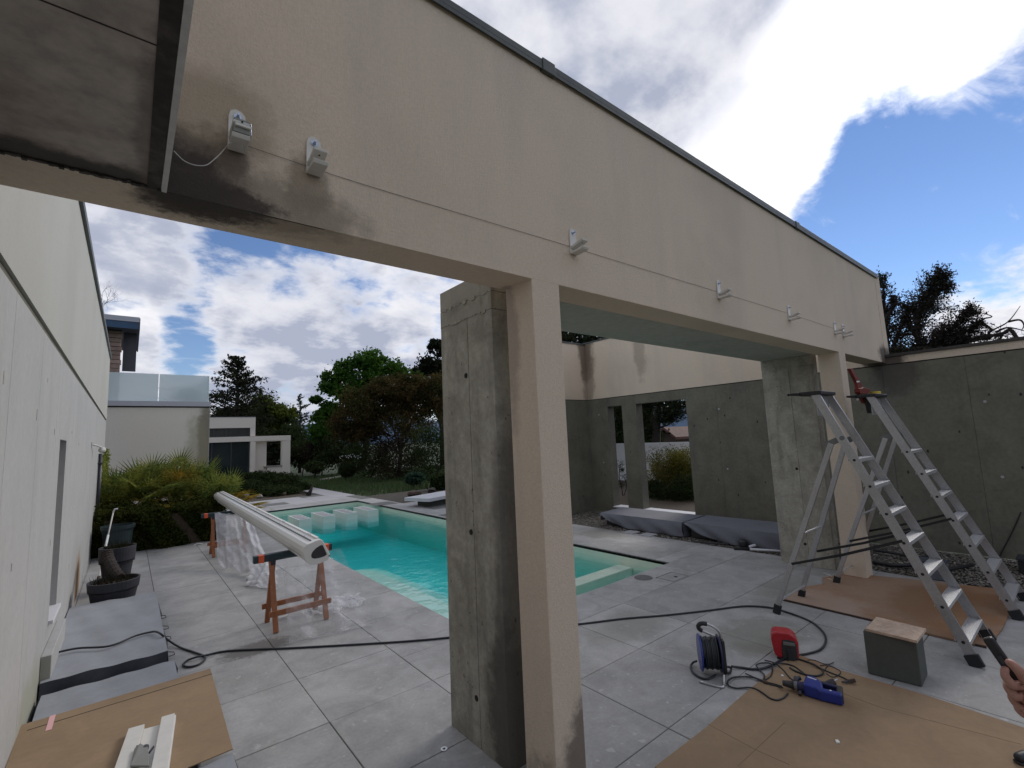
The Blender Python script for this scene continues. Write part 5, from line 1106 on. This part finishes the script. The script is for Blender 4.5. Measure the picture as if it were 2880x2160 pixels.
hp = smooth_path([fo + Vector((0, 0, .09)) + ax_ * .012, fo + Vector((0, 0, .15)), fo + Vector((0, 0, .185)) - ax_ * .045, H0 + ax_ * .05 + Vector((0, 0, .200)), H0 + ax_ * .015 + Vector((0, 0, .190)), H0 + ax_ * .015 + Vector((0, 0, .160)), H0 + ax_ * .07 + Vector((0, 0, .135)), H0 + ax_ * .12 + Vector((0, 0, .115))], 5)
MB().tube(hp, .009, 8).build('handle_tube', M['alu'], cr_, smooth=True); MB().tube(hp[13:28], .015, 10).build('handle_grip', M['black'], cr_, smooth=True)
f0, f1, f2, f3 = G(*t2(560, 715), .05), G(*t2(560, 800), .012), G(*t2(535, 838), .009), G(*t2(318, 783), .009)
MB().tube(smooth_path([f0, f1, f2, f3], 4), .009, 8).build('foot_tube', M['alu'], cr_, smooth=True)
MB().tube(smooth_path([fo + u0 * .05 + Vector((0, 0, -.07)), G(*t2(632, 640), .02), G(*t2(625, 690), .01), G(*t2(585, 690), .02)], 4), .008, 6).build('cable_guide', M['black'], cr_, smooth=True)

# drill
A0 = Vector(G(*t2(1165, 868))); A0.z = 0; dd = Vector((.30, -.954, 0)).normalized(); vv = Vector((.954, .30, 0)).normalized()
dl = thing('hammer_drill', 'blue and black electric hammer drill lying on the cardboard', 'drill', tuple(A0))
def Q(u, v, w): return A0 + dd * u + vv * v + Vector((0, 0, w))
zc = .045
def cyl(u0_, u1_, r0, r1, v=0., w=zc, n=18):
    c0, c1 = Q(u0_, v, w), Q(u1_, v, w); return MB().tube([c0, c1], [r0, r1], n)
cyl(.0, .055, .016, .024).build('chuck', M['red_dull'] if False else M['casing_dark'], dl, smooth=False, bevel=.002)
cyl(.055, .066, .027, .030).build('chuck_collar', M['black'], dl); cyl(.066, .085, .025, .027).build('collar', M['seam'], dl); cyl(.085, .165, .029, .037).build('gear_case', M['blue_dark'], dl, bevel=.003)
MB().prism([Q(u, v, .008) for u, v in [(.12, -.035), (.125, .03), (.13, .085), (.150, .112), (.185, .110), (.212, .075), (.225, .045), (.235, -.045), (.20, -.052)]], (0, 0, .075)).build('motor_housing', M['blue'], dl, bevel=.012, seg=3)
MB().prism([Q(u, v, .0835) for u, v in [(.142, .072), (.146, .080), (.196, .062), (.192, .054)]], (0, 0, .0012)).build('name_label', M['paper'], dl)
ho = MB(); ho.bar(Q(.205, .075, .045), Q(.325, .052, .045), .055, .030, (0, 0, 1)).build('handle_top', M['blue_dark'], dl, bevel=.006)
MB().bar(Q(.318, .07, .045), Q(.318, -.055, .045), .058, .034, (0, 0, 1)).build('handle_back', M['casing_dark'], dl, bevel=.008)
MB().bar(Q(.20, -.035, .043), Q(.330, -.040, .043), .066, .045, (0, 0, 1)).build('handle_body', M['blue'], dl, bevel=.010)
MB().lathe([(.006, 0), (.006, .002)], tuple(Q(.27, -.035, .0765)), 10).build('button', M['paper'], dl)
MB().tube([Q(.075, .025, .05), Q(.078, .07, .06), Q(.10, .085, .062)], [.015, .018, .014], 10).build('side_handle', M['frame_dark'], dl, smooth=True)
MB().tube([Q(.10, -.03, .03), Q(.10, -.055, .018)], [.010, .012], 8).build('depth_stop', M['casing_dark'], dl)

# cables
def cable(pts, r, label, z=None, mat_='cable', cat='cable', loc0=None):
    q = smooth_path([Vector(p) for p in pts], 6)
    o = MB().tube(q, r, 7).build('cable', M[mat_], smooth=True, loc=tuple(q[0])); return tag(o, label, cat)
z8 = lambda x, y: (x * .3617, 1600 + y * .3617); z5 = lambda x, y: (1600 + x * .30134, 1350 + y * .30134)
ct = .152; pts = [G(*z8(395, 662), ct), G(*z8(600, 618), ct), G(*z8(850, 600), ct), G(*z8(1050, 522), ct), G(*z8(1180, 490), ct), G(*z8(1225, 492), ct + .012), G(*z8(1262, 515), ct), G(*z8(1310, 555), .05), G(*z8(1400, 610), .012), G(*z8(1500, 645), .010), G(*z8(1580, 675), .010), G(*z8(1592, 705), .010), G(*z8(1540, 745), .010), G(*z8(1470, 762), .010), G(*z8(1425, 750), .010), G(*z8(1450, 715), .010), G(*z8(1530, 685), .024), G(*z8(1600, 672), .014), G(*z8(1750, 640), .009), G(*z8(2000, 625), .009), G(*z8(2212, 618), .009),
     G(1010, 1812, .009), G(1150, 1803, .009), G(1262, 1793, .009), G(1440, 1773, .009), G(1630, 1755, .009), G(*z5(500, 1295), .009), G(*z5(900, 1262), .009), G(*z5(1300, 1218), .009), G(*z5(1600, 1180), .009), G(*z5(1800, 1182), .009), G(*t2(1130, 55), .009), G(*t2(1420, 160), .009), G(*t2(1560, 270), .009), G(*t2(1597, 360), .009), G(*t2(1550, 450), .009), G(*t2(1420, 497), .009), G(*t2(1290, 518), .009), G(*t2(1180, 548), .012), G(*t2(1080, 600), .012), G(*t2(970, 645), .010), G(*t2(850, 655), .009), G(*t2(740, 640), .009), G(*t2(640, 628), .02)]
cable(pts, .0085, 'long dark extension cable running across the paving behind the pillar to the reel')
T2 = lambda *ps: [G(*t2(x, y), z) for x, y, z in ps]
cable(T2((1170, 545, .009), (1270, 545, .009), (1400, 580, .014), (1500, 620, .014), (1570, 680, .014), (1530, 720, .014), (1420, 718, .014), (1300, 680, .014), (1230, 640, .014)), .006, 'dark cable looping over the cardboard in front of the red case')
cable(T2((1440, 600, .022), (1550, 650, .016), (1640, 690, .012), (1720, 720, .012), (1790, 750, .014), (1830, 775, .03)), .0045, 'thin cable ending in a grey connector on the cardboard')
cable(T2((975, 565, .010), (1080, 595, .016), (1160, 660, .010), (1230, 740, .012), (1300, 790, .012), (1400, 850, .04)), .0045, 'dark lead running from the reel cables into the drill top')
cable(T2((1060, 600, .024), (1180, 600, .014), (1280, 630, .012), (1350, 680, .012), (1440, 745, .012), (1550, 800, .02), (1660, 860, .03), (1760, 905, .05)), .005, 'drill power cord running behind the blue drill to its rear handle')
cable(T2((780, 700, .012), (860, 735, .012), (960, 785, .012), (1050, 800, .012), (1150, 830, .02)), .0042, 'pair of thin leads meeting at a brown splice in front of the drill, upper one')
cable(T2((965, 790, .014), (1050, 815, .012), (1110, 830, .012), (1160, 845, .03)), .0042, 'pair of thin leads meeting at a brown splice in front of the drill, lower one')
cable(T2((1210, 905, .012), (1170, 945, .012), (1100, 970, .012), (1030, 950, .012), (960, 900, .012), (880, 855, .010), (800, 842, .010), (700, 850, .010), (620, 830, .010), (600, 785, .010), (640, 745, .010), (740, 733, .010), (860, 740, .010), (960, 775, .010)), .0055, 'dark lead looping on the paving left of the drill and back under its chuck')
cable(T2((905, 640, .010), (890, 615, .012), (940, 595, .010), (1040, 600, .016), (1055, 660, .010), (1040, 720, .010), (1000, 755, .010), (970, 760, .010), (975, 720, .010), (940, 680, .010), (915, 650, .010)), .005, 'small closed cable loop between the reel and the red case')
cable(T2((480, 715, .02), (400, 755, .010), (320, 740, .010), (250, 690, .010), (225, 630, .010), (250, 590, .02), (285, 575, .05)), .0075, 'cable tail looping out from under the blue reel disc')
cable(T2((1410, 565, .009), (1480, 565, .009), (1570, 600, .009), (1630, 605, .009), (1675, 590, .009), (1650, 600, .012), (1600, 640, .010), (1590, 670, .010)), .003, 'very thin black wire curling on the paving right of the red case')
cable(T2((1540, 620, .014), (1600, 615, .010), (1680, 640, .010), (1745, 680, .010), (1720, 720, .010), (1660, 735, .010), (1600, 700, .010)), .003, 'very thin black wire loop at the cardboard edge')
c = Vector(G(*t2(975, 785), .014)); tag(MB().tube([c, Vector(G(*t2(1010, 800), .014))], [.014, .009], 8).build('splice', M['trunk'], loc=tuple(c)), 'brown cable splice lying at the cardboard edge left of the drill', 'splice')
c = Vector(G(*t2(1640, 800), .02)); pg_ = thing('plug', 'dark power plug lying on the cardboard behind the drill', 'plug', tuple(c))
MB().tube([c + Vector((-.03, .03, -.005)), c, c + Vector((.02, -.02, .012))], [.010, .022, .020], 10).build('body', M['casing_dark'], pg_); MB().tube([c + Vector((.02, -.02, .018)), c + Vector((.045, -.03, .022))], .0035, 6).build('pin', M['steel'], pg_)
c = Vector(G(*t2(1835, 780), .02)); ks = thing('connector', 'small grey connector at the end of a thin cable on the cardboard', 'connector', tuple(c))
MB().tube([c + Vector((-.045, .03, 0)), c], [.006, .011], 8).build('sleeve', M['casing_dark'], ks); MB().bar(c, c + Vector((.02, -.03, .01)), .02, .02).build('head', M['trunk'], ks, bevel=.002)
for k, (px, py, s) in enumerate([(1155, 725, .012), (1715, 1395, .016)]):
    c = G(*t2(px, py), .008); tag(MB().prism([(c[0] - s, c[1], .0075), (c[0] - s * .2, c[1] - s * .9, .0075), (c[0] + s, c[1] + s * .1, .0075), (c[0] + s * .3, c[1] + s * .8, .0075)], (0, 0, .006)).build('plaster_chip', M['paper'], loc=tuple(c)), ['small pale chip on the cardboard left of the drill', 'pale chip lying alone on the cardboard in front of the drill'][k], 'chip')

# ------------------------------------------------------------------ left: furniture covers, cardboard, pots
def draped(name, label, x0, x1, y0, y1, h, mtop, mside, group, seed, sag=.0, parts=True):
    r_ = thing(name, label, 'furniture cover', ((x0 + x1) / 2, (y0 + y1) / 2, 0), group); rr = np.random.default_rng(seed); ph = rr.uniform(0, 6, 8)
    def top(u, v):
        z = h + .007 * math.sin(u * 7 + ph[0]) * math.sin(v * 5 + ph[1]) + .0035 * math.sin(u * 19 + v * 11 + ph[2]) + .003 * math.sin(v * 37 + u * 4 + ph[3]) - sag * (math.sin(u * 3.14) * math.sin(v * 3.14))
        return (x0 + (x1 - x0) * u, y0 + (y1 - y0) * v, z)
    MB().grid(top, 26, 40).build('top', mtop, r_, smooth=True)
    sk = MB(); per = [(x0, y0), (x1, y0), (x1, y1), (x0, y1)]
    for s in range(4):
        a, b = per[s], per[(s + 1) % 4]
        def side(u, v, a=a, b=b, s=s):
            x = a[0] + (b[0] - a[0]) * u; y = a[1] + (b[1] - a[1]) * u; uu = (x - x0) / (x1 - x0); ww = (y - y0) / (y1 - y0); z = top(uu, ww)[2]
            k = v * (1 + .5 * math.sin(u * 9 + ph[4] + s)); n = [(0, -1), (1, 0), (0, 1), (-1, 0)][s]; o_ = .018 * math.sin(u * 14 + ph[5] + s) * v + .02 * v
            return (x + n[0] * o_, y + n[1] * o_, max(z * (1 - v), .004))
        sk.grid(side, 30, 5)
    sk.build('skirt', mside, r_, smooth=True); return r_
cA = draped('furniture_cover', 'flat grey fabric cover by the house wall, with the cable running across it', -.44, .31, 5.02, 7.22, .13, M['cover_pale'], M['cover_side'], 'grey fabric covers by the house wall', 1)
cC = draped('furniture_cover', 'flat grey cover nearest the camera, sticking out under the brown cardboard', -.42, .50, 1.5, 3.16, .11, M['cover_pale'], M['cover_side'], 'grey fabric covers by the house wall', 9)
cB = draped('furniture_cover', 'flat grey fabric cover by the house wall, partly under the brown cardboard', -.42, .35, 3.2, 4.93, .075, M['cover_pale'], M['cover_side'], 'grey fabric covers by the house wall', 2)
bk = MB()
for y in (5.25, 5.7, 6.05, 6.45): bk.tube([(.325, y, .05), (.37, y + .015, .03), (.372, y - .02, .02), (.33, y - .03, .02)], .0035, 5)
bk.build('tie_strap', M['black'], cA)
cp4 = [(-.43, 4.17), (.513, 4.198), (.53, 4.10), (.485, 3.03), (.286, 2.99), (-.42, 2.2), (-.44, 2.2)]
cl = flat('cardboard_sheet', 'brown cardboard sheet with taped edge lying on the grey covers by the house wall', 'cardboard', [tuple(G(*z8(165, 1215), .13)), tuple(G(*z8(1635, 775), .13)), tuple(G(*z8(1810, 1400), .13)), tuple(G(*z8(1460, 1545), .13)), (.16, 2.0, 0), (-.43, 2.0, 0)], .126, .005, M['cardboard'])
p, q = G(*z8(210, 1255), .132), G(*z8(1648, 815), .132); MB().bar((p[0], p[1], .1311), (q[0], q[1], .1311), .009, .001, (0, 1, 0)).build('slit', M['hole'], cl)
p = G(*z8(390, 1198), .133); MB().box(p[0] - .012, p[0] + .016, p[1] - .10, p[1] + .11, .1322, .1332).build('tape', M['pink_tape'], cl)
# aluminium bracket profile lying on the cardboard
pf_ = thing('profile_offcut', 'white aluminium profile offcut with a clamp on it, lying on the left cardboard', 'metal profile', (.13, 3.4, .132))
zt_ = .17; A1, B1, C1, D1 = [G(*z8(*p), zt_) for p in [(1000, 1236), (1358, 1136), (1300, 1548), (888, 1548)]]
def lp(u, v, z): a = A1 + (B1 - A1) * u; b = D1 + (C1 - D1) * u; p = a + (b - a) * v; return (p[0], p[1], z)
def strip(u0_, u1_, z0, z1, v0=0., v1=1.3): return MB().prism([lp(u0_, v0, z0), lp(u0_, v1, z0), lp(u1_, v1, z0), lp(u1_, v0, z0)], (0, 0, z1 - z0))
strip(.0, .34, .133, .167).build('left_flange', M['bracket'], pf_, bevel=.0015); strip(.342, .70, .133, .146, .03).build('web', M['bracket'], pf_, bevel=.001); strip(.702, 1.0, .133, .172, -.04).build('right_flange', M['bracket'], pf_, bevel=.0015)
strip(1.002, 1.03, .133, .165, -.02).build('lip', M['casing'], pf_)
c = G(*z8(1105, 1440), .2); cl2 = thing('clamp_fitting', 'dark grey clamp fitting standing on the white aluminium profile', 'clamp', (c[0], c[1], .147))
def CP(px, py, z): return G(*z8(px, py), z)
MB().prism([CP(1045, 1410, .172), CP(1012, 1545, .168), CP(1160, 1545, .168), CP(1150, 1400, .172), CP(1090, 1370, .182)], (0, 0, .010)).build('clamp_plate', M['bracket_grey'], cl2, bevel=.002)
MB().prism([CP(1060, 1400, .150), CP(1040, 1500, .150), CP(1150, 1500, .150), CP(1150, 1400, .150)], (0, 0, .02)).build('clamp_body', M['frame_dark'], cl2, bevel=.002)
c2_ = CP(1128, 1352, .2); MB().lathe([(.016, .0), (.018, .012), (.018, .022), (.013, .026)], (c2_[0], c2_[1], .160), 20).build('knob', M['cover_side'], cl2, smooth=False, bevel=.002)
MB().bar(CP(1160, 1430, .175), CP(1195, 1382, .185), .006, .012).build('lever', M['cover_side'], cl2)

def pot(name, label, c, rb, rt_, h, m='pot', n=36):
    r_ = thing(name, label, 'plant pot', (c[0], c[1], 0), 'dark plastic plant pots by the house wall'); x, y = c
    MB().lathe([(rb, .0), (rb + (rt_ - rb) * .66, h * .66), (rt_ * .965, h * .68), (rt_, h * .985), (rt_, h), (rt_ - .02, h), (rt_ - .025, h * .8), (rb, h * .8)], (x, y, .002), n).build('pot_body', M[m], r_, smooth=False, bevel=.003)
    MB().lathe([(.001, h * .86), (rt_ - .03, h * .86), (rt_ - .03, h * .80)], (x, y, .003), 24).build('soil', M['soil'], r_)
    MB().lathe([(rt_ * .965, h * .66), (rt_ * .955, h * .64)], (x, y, .002), n).build('rim_shadow', M['black'], r_); return r_
p1 = pot('plant_pot', 'wide low dark plastic plant pot with tufts of grass, nearest the covers', (-.08, 7.48), .19, .245, .30)
p2 = pot('plant_pot', 'tall dark tapered plastic plant pot standing behind the low one', (-.07, 8.35), .125, .195, .55)
def tuft(x, y, z, rad, n, L, m, name, label):
    v = []; 
    for i in range(n):
        a = rng.uniform(0, 6.28); r = rad * math.sqrt(rng.random()); bx, by = x + r * math.cos(a), y + r * math.sin(a); l = L * rng.uniform(.4, 1.1); dx, dy = rng.normal(0, .35, 2) * l; w = .004
        v += [(bx - w, by, z), (bx + w, by, z), (bx + dx, by + dy, z + l)]
    return npmesh(name, np.array(v), np.arange(3 * n).reshape(n, 3), LF[m], None, (x, y, z))
tag(tuft(-.08, 7.48, .255, .20, 200, .11, 'brown', 'grass_tuft', ''), 'sparse dark grass tufts growing in the wide low pot', 'plant')
tag(tuft(-.07, 8.35, .465, .15, 300, .16, 'brown', 'grass_tuft', ''), 'withered brown growth in the tall dark pot', 'plant')
tk = thing('cactus_stem', 'thick scaly brown plant stem leaning between the two pots', 'plant', (-.1, 7.75, .28))
MB().tube(smooth_path([(-.03, 7.60, .28), (-.09, 7.75, .36), (-.15, 7.95, .47), (-.17, 8.02, .55)], 6), [.055 + .008 * (i % 2) for i in range(19)], 12).build('stem', M['trunk_dark'], tk)
tt = thing('teal_tub', 'dark teal round tub behind the tall pot against the hedge', 'tub', (-.10, 10.9, 0)); MB().lathe([(.17, 0), (.21, .45), (.235, .50), (.235, .55), (.21, .55), (.20, .4), (.15, .4)], (-.10, 10.85, .003), 30).build('body', M['teal_tub'], tt)
pw = thing('pool_pole', 'white telescopic pool pole leaning behind the pots', 'pole', (-.27, 9.1, 0))
a, b = Vector((-.27, 9.0, .02)), Vector((-.17, 10.6, .80)); MB().tube([a, a.lerp(b, .62)], .016, 10).build('outer_tube', M['pole_white'], pw, smooth=True); MB().tube([a.lerp(b, .60), b], .010, 8).build('inner_tube', M['trim_white'], pw, smooth=True)
MB().tube([a - (b - a) * .02, a.lerp(b, .05)], .022, 10).build('end_grip', M['trunk'], pw); MB().tube([b, b + Vector((.02, 0, .05)), b + Vector((.06, 0, .05))], .014, 8).build('hook', M['alu_step'], pw)

# ------------------------------------------------------------------ right: lounger covers, odds and ends by the wall
def lounger(x0, x1, y0, y1, h, label, seed):
    r_ = thing('lounger_cover', label, 'furniture cover', ((x0 + x1) / 2, (y0 + y1) / 2, 0), 'dark grey lounger covers along the boundary wall')
    rr = np.random.default_rng(seed); ph = rr.uniform(0, 6, 5)
    def top(u, v): return (x0 + (x1 - x0) * u, y0 + (y1 - y0) * v, h + .02 * u + .003 * math.sin(u * 4 + ph[0]) * math.sin(v * 6 + ph[1]) + .001 * math.sin(v * 40 + u * 9))
    MB().grid(top, 14, 30).build('top', M['cover'], r_, smooth=True)
    sk = MB()
    def front(u, v):                       # u along y from y0 to y1; hem lifted towards the far corner
        hem = .02 if u < .55 else .02 + (h - .06) * ((u - .55) / .45) ** 2.2
        z = h * (1 - v) + hem * v; bul = .03 * math.sin(v * 2.6) * (.6 + .4 * math.sin(u * 9 + ph[2])) + .02 * math.sin(u * 23 + v * 5 + ph[3]) * v
        x, y, zz_ = top(0, u); return (x - bul, y, min(z, zz_))
    sk.grid(front, 40, 10)
    def near(u, v): x, y, z = top(u, 0); return (x, y - .02 * v - .01 * math.sin(u * 8) * v, z * (1 - v) + .02 * v)
    sk.grid(near, 14, 6)
    def far(u, v): x, y, z = top(u, 1); return (x, y + .02 * v, z * (1 - v * .6))
    sk.grid(far, 14, 6); sk.build('skirt', M['cover'], r_, smooth=True)
    BOX('frame', M['black'], r_, x0 + .08, x1 - .03, y0 + .05, y1 - .06, .03, h - .02); return r_  # black box stands in for the deep shade beneath the cover
lounger(7.12, 7.80, 4.46, 6.18, .25, 'dark grey covered lounger below the wide opening of the boundary wall', 4)
lounger(7.10, 7.82, 2.50, 4.40, .26, 'dark grey covered lounger partly hidden behind the far concrete fin', 5)
ps = thing('parasol_stand', 'white tubular stand with a black joint lying at the gravel edge', 'stand', tuple(G(*z5(1650, 640))))
Z5 = lambda x, y, z: G(*z5(x, y), z)
MB().tube([Z5(1690, 622, .06), Z5(1960, 548, .06)], .020, 8).build('arm', M['white_slab'], ps, smooth=True); MB().tube([Z5(1690, 645, .04), Z5(1990, 665, .04)], .016, 8).build('arm', M['white_slab'], ps, smooth=True); MB().tube([Z5(1880, 580, .06), Z5(1960, 620, .05)], .010, 6).build('brace', M['white_slab'], ps)
p = Z5(1625, 600, .06); MB().lathe([(.04, -.05), (.06, -.02), (.06, .04), (.035, .07)], tuple(p), 16).build('joint', M['black'], ps); MB().bar(Z5(1540, 640, .02), Z5(1700, 640, .02), .05, .03).build('base', M['black'], ps, bevel=.004); MB().tube([Z5(1595, 560, .1), Z5(1612, 545, .1), Z5(1640, 552, .1)], .008, 6).build('clip', M['paper'], ps)
def pipe(name, pts, r, m, label, cat): return tag(MB().tube(smooth_path([Vector(p) for p in pts], 4), r, 7).build(name, M[m], smooth=True, loc=tuple(pts[0])), label, cat)
pipe('drip_hose', [G(*z7(985, 545), .05), G(*z7(1150, 570), .05), G(*z7(1300, 600), .05), G(*z7(1450, 590), .05)], .018, 'black', 'black hose on the gravel at the foot of the boundary wall', 'hose')
pipe('branch', [G(*z7(985, 640), .03), G(*z7(1150, 665), .03), G(*z7(1300, 660), .04)], .022, 'black', 'dark branch lying on the gravel behind the nearer stepladder', 'branch')
pipe('branch', [G(*z7(1530, 700), .03), G(*z7(1650, 680), .04), G(*z7(1760, 660), .04)], .020, 'black', 'dark branch lying on the gravel between the two stepladders', 'branch')
pipe('drip_hose', [G(*z5(1190, 575), .04), G(*z5(1350, 590), .04), G(*z5(1500, 600), .03)], .014, 'black', 'black hose lying in front of the covered loungers', 'hose')
wcab = [ON('x', 8.49, 2872, 1440), ON('x', 8.49, 2845, 1500), ON('x', 8.49, 2800, 1585)]
pipe('wall_cable', wcab, .006, 'black', 'thin dark cable hanging down the boundary wall at far right', 'cable')
bx = thing('grey_bucket', 'small grey plastic box behind the nearer stepladder steps', 'box', tuple(G(*z7(1450, 770)))); c = G(*z7(1455, 770)); MB().prism([(c[0] - .05, c[1] + .11, .003), (c[0] - .05, c[1] - .11, .003), (c[0] + .16, c[1] - .11, .003), (c[0] + .16, c[1] + .11, .003)], (0, 0, .17)).build('body', M['cover'], bx, bevel=.01); BOX('lid', M['cover_side'], bx, c[0] - .06, c[0] + .17, c[1] - .12, c[1] + .12, .175, .19)
dx_ = thing('dark_crate', 'small black crate on the gravel at the right edge behind the farther stepladder', 'crate', (7.8, .60, 0)); BOX('body', M['black'], dx_, 7.75, 8.0, .48, .72, .003, .15, bevel=.01); BOX('rim', M['frame_dark'], dx_, 7.74, 8.01, .47, .73, .15, .17)

# ------------------------------------------------------------------ person at the right edge: only the hand with a black handset reaches into view
def skin_mesh(name, verts, edges, radii, m, parent=None, sub=2, root=0, loc=(0, 0, 0)):
    org = ORG[parent.name] if parent is not None else Vector(loc)
    me = bpy.data.meshes.new(name); me.from_pydata([tuple(Vector(v) - org) for v in verts], edges, []); me.materials.append(m)
    o = bpy.data.objects.new(name, me); COL.objects.link(o)
    if parent is not None: o.parent = parent
    else: o.location = org
    ORG[o.name] = Vector(org)
    md = o.modifiers.new('skin', 'SKIN'); md.use_smooth_shade = True
    if not me.skin_vertices: 
        bpy.context.view_layer.update()
    for i, sv in enumerate(me.skin_vertices[0].data): sv.radius = (radii[i], radii[i]) if not isinstance(radii[i], tuple) else radii[i]; sv.use_root = (i == root)
    s = o.modifiers.new('sub', 'SUBSURF'); s.levels = sub; s.render_levels = sub; return o
PP = Vector((1.76, -.34, 0)); fdir = Vector((-.8, .6, 0)); sdir = Vector((.6, .8, 0))
per = thing('person', 'person in dark work clothes at the right edge, hand holding a black handset', 'person', tuple(PP))
def J(s, f, z): return PP + sdir * s + fdir * f + Vector((0, 0, z))
HH = lambda px, py, y=.105: Vector(ON('x', 1.30 + (y - .105) * 1.4, px, py))
wr = HH(2925, 1975, .105); el_ = Vector((1.66, -.02, 1.06))
V = [J(0, 0, .95), J(0, 0, 1.12), J(0, .01, 1.28), J(0, 0, 1.40), J(0, .01, 1.475), J(0, .035, 1.575), J(0, .02, 1.67),
     J(.17, 0, 1.38), el_, wr, J(-.17, 0, 1.38), J(-.23, .02, 1.10), J(-.22, .10, .88), J(-.21, .12, .80),
     J(.09, 0, .90), J(.10, .02, .50), J(.10, -.01, .09), J(.10, .12, .05), J(-.09, 0, .90), J(-.10, .02, .50), J(-.10, -.01, .09), J(-.10, .12, .05)]
E_ = [(0, 1), (1, 2), (2, 3), (3, 4), (4, 5), (5, 6), (3, 7), (7, 8), (8, 9), (3, 10), (10, 11), (11, 12), (12, 13), (0, 14), (14, 15), (15, 16), (16, 17), (0, 18), (18, 19), (19, 20), (20, 21)]
Rr = [.13, .12, .12, .075, (.048, .052), (.058, .074), (.072, .088), .055, .042, .026, .06, .042, .028, .035, .085, .058, .042, .035, .085, .058, .042, .035]
skin_mesh('body', V, E_, Rr, M['skin'], per)
skin_mesh('jacket', [J(0, 0, .78), J(0, 0, 1.12), J(0, .01, 1.28), J(0, 0, 1.42), J(.17, 0, 1.38), el_, el_.lerp(wr, .45), J(-.17, 0, 1.37), J(-.23, .02, 1.10), J(-.22, .09, .90)], [(0, 1), (1, 2), (2, 3), (3, 4), (4, 5), (5, 6), (3, 7), (7, 8), (8, 9)], [.150, .145, .145, .085, .068, .054, .046, .068, .054, .044], M['cloth_navy'], per)
skin_mesh('trousers', [J(0, 0, .99), J(.09, 0, .88), J(.10, .02, .50), J(.10, -.01, .07), J(-.09, 0, .88), J(-.10, .02, .50), J(-.10, -.01, .07)], [(0, 1), (1, 2), (2, 3), (0, 4), (4, 5), (5, 6)], [.125, .10, .078, .068, .10, .078, .068], M['cloth_grey'], per)
for s in (.10, -.10): skin_mesh('shoe', [J(s, -.05, .05), J(s, .06, .05), J(s, .20, .04)], [(0, 1), (1, 2)], [.048, .05, .038], M['black'], per)
skin_mesh('hair', [J(0, -.045, 1.60), J(0, -.030, 1.68), J(0, .03, 1.715)], [(0, 1), (1, 2)], [(.066, .062), (.080, .078), (.070, .062)], M['hair'], per)
skin_mesh('nose', [J(0, .092, 1.645), J(0, .108, 1.618), J(0, .112, 1.605)], [(0, 1), (1, 2)], [.007, .010, .012], M['skin'], per, 1)
for s in (.032, -.032): MB().lathe([(.001, -.008), (.006, -.005), (.008, 0), (.006, .005), (.001, .008)], tuple(J(s, .084, 1.648)), 12).build('eye', M['paper'], per, smooth=True)
for s in (.072, -.072): skin_mesh('ear', [J(s, .015, 1.60), J(s, .010, 1.625)], [(0, 1)], [.005, .007], M['skin'], per, 1)
skin_mesh('mouth', [J(-.020, .092, 1.572), J(0, .099, 1.573), J(.020, .092, 1.572)], [(0, 1), (1, 2)], [.003, .0045, .003], M['red_dull'], per, 1)
# hand
palm = [wr, HH(2905, 1960, .112), HH(2880, 1945, .118), HH(2868, 1915, .130)]
skin_mesh('palm', [wr + (wr - palm[1]) * .8, wr] + palm[1:], [(0, 1), (1, 2), (2, 3), (3, 4)], [(.026, .022), (.025, .020), (.028, .017), (.026, .016), (.018, .013)], M['skin'], per)
F_ = [[(2892, 1925, .100), (2868, 1888, .088), (2848, 1868, .088), (2828, 1856, .094)],      # thumb along the top
      [(2880, 1925, .115), (2850, 1930, .085), (2826, 1902, .088), (2826, 1880, .104), (2838, 1874, .112)],
      [(2888, 1950, .115), (2856, 1962, .090), (2832, 1932, .094), (2838, 1908, .112)],
      [(2896, 1970, .118), (2868, 1992, .098), (2844, 1962, .102), (2850, 1936, .118)],
      [(2904, 1990, .122), (2882, 2015, .108), (2860, 1992, .112), (2864, 1966, .124)]]
rad = [[.010, .0090, .0080, .0066], [.0092, .0082, .0074, .0066, .0058], [.0092, .0082, .0074, .0066], [.0088, .0078, .0070, .0062], [.0078, .0068, .0062, .0054]]
for k, ch in enumerate(F_):
    vs = [HH(*p) for p in ch]
    f_ = skin_mesh('thumb' if k == 0 else 'finger', vs, [(i, i + 1) for i in range(len(vs) - 1)], rad[k], M['skin'], per)
hs = thing('handset', 'slim black handset held in the hand at the right edge', 'handset', tuple(HH(2800, 1830, .10)))
a, b = HH(2776, 1792, .107), HH(2885, 1948, .107); MB().bar(a, b, .017, .013, (0, 1, 0)).build('casing', M['black'], hs, bevel=.004); 
d_ = (b - a).normalized(); MB().bar(a + d_ * .03 + Vector((-.008, 0, .0)), a + d_ * .045 + Vector((-.008, 0, .0)), .006, .004, (0, 1, 0)).build('button', M['frame_dark'], hs, bevel=.001)
# shoe / dark bag at the lower right corner
c = G(2872, 2150); sh_ = thing('work_shoe', 'toe of a dark work shoe on the cardboard at the lower right corner', 'shoe', (c[0], c[1], .008))
skin_mesh('upper', [(c[0] - .03, c[1] + .012, .035), (c[0] + .03, c[1] - .02, .035), (c[0] + .09, c[1] - .05, .03)], [(0, 1), (1, 2)], [.022, .028, .025], M['black'], sh_)
skin_mesh('sole', [(c[0] - .035, c[1] + .014, .016), (c[0] + .03, c[1] - .02, .016), (c[0] + .09, c[1] - .05, .016)], [(0, 1), (1, 2)], [(.026, .008), (.032, .008), (.03, .008)], M['rubber'], sh_, 1)
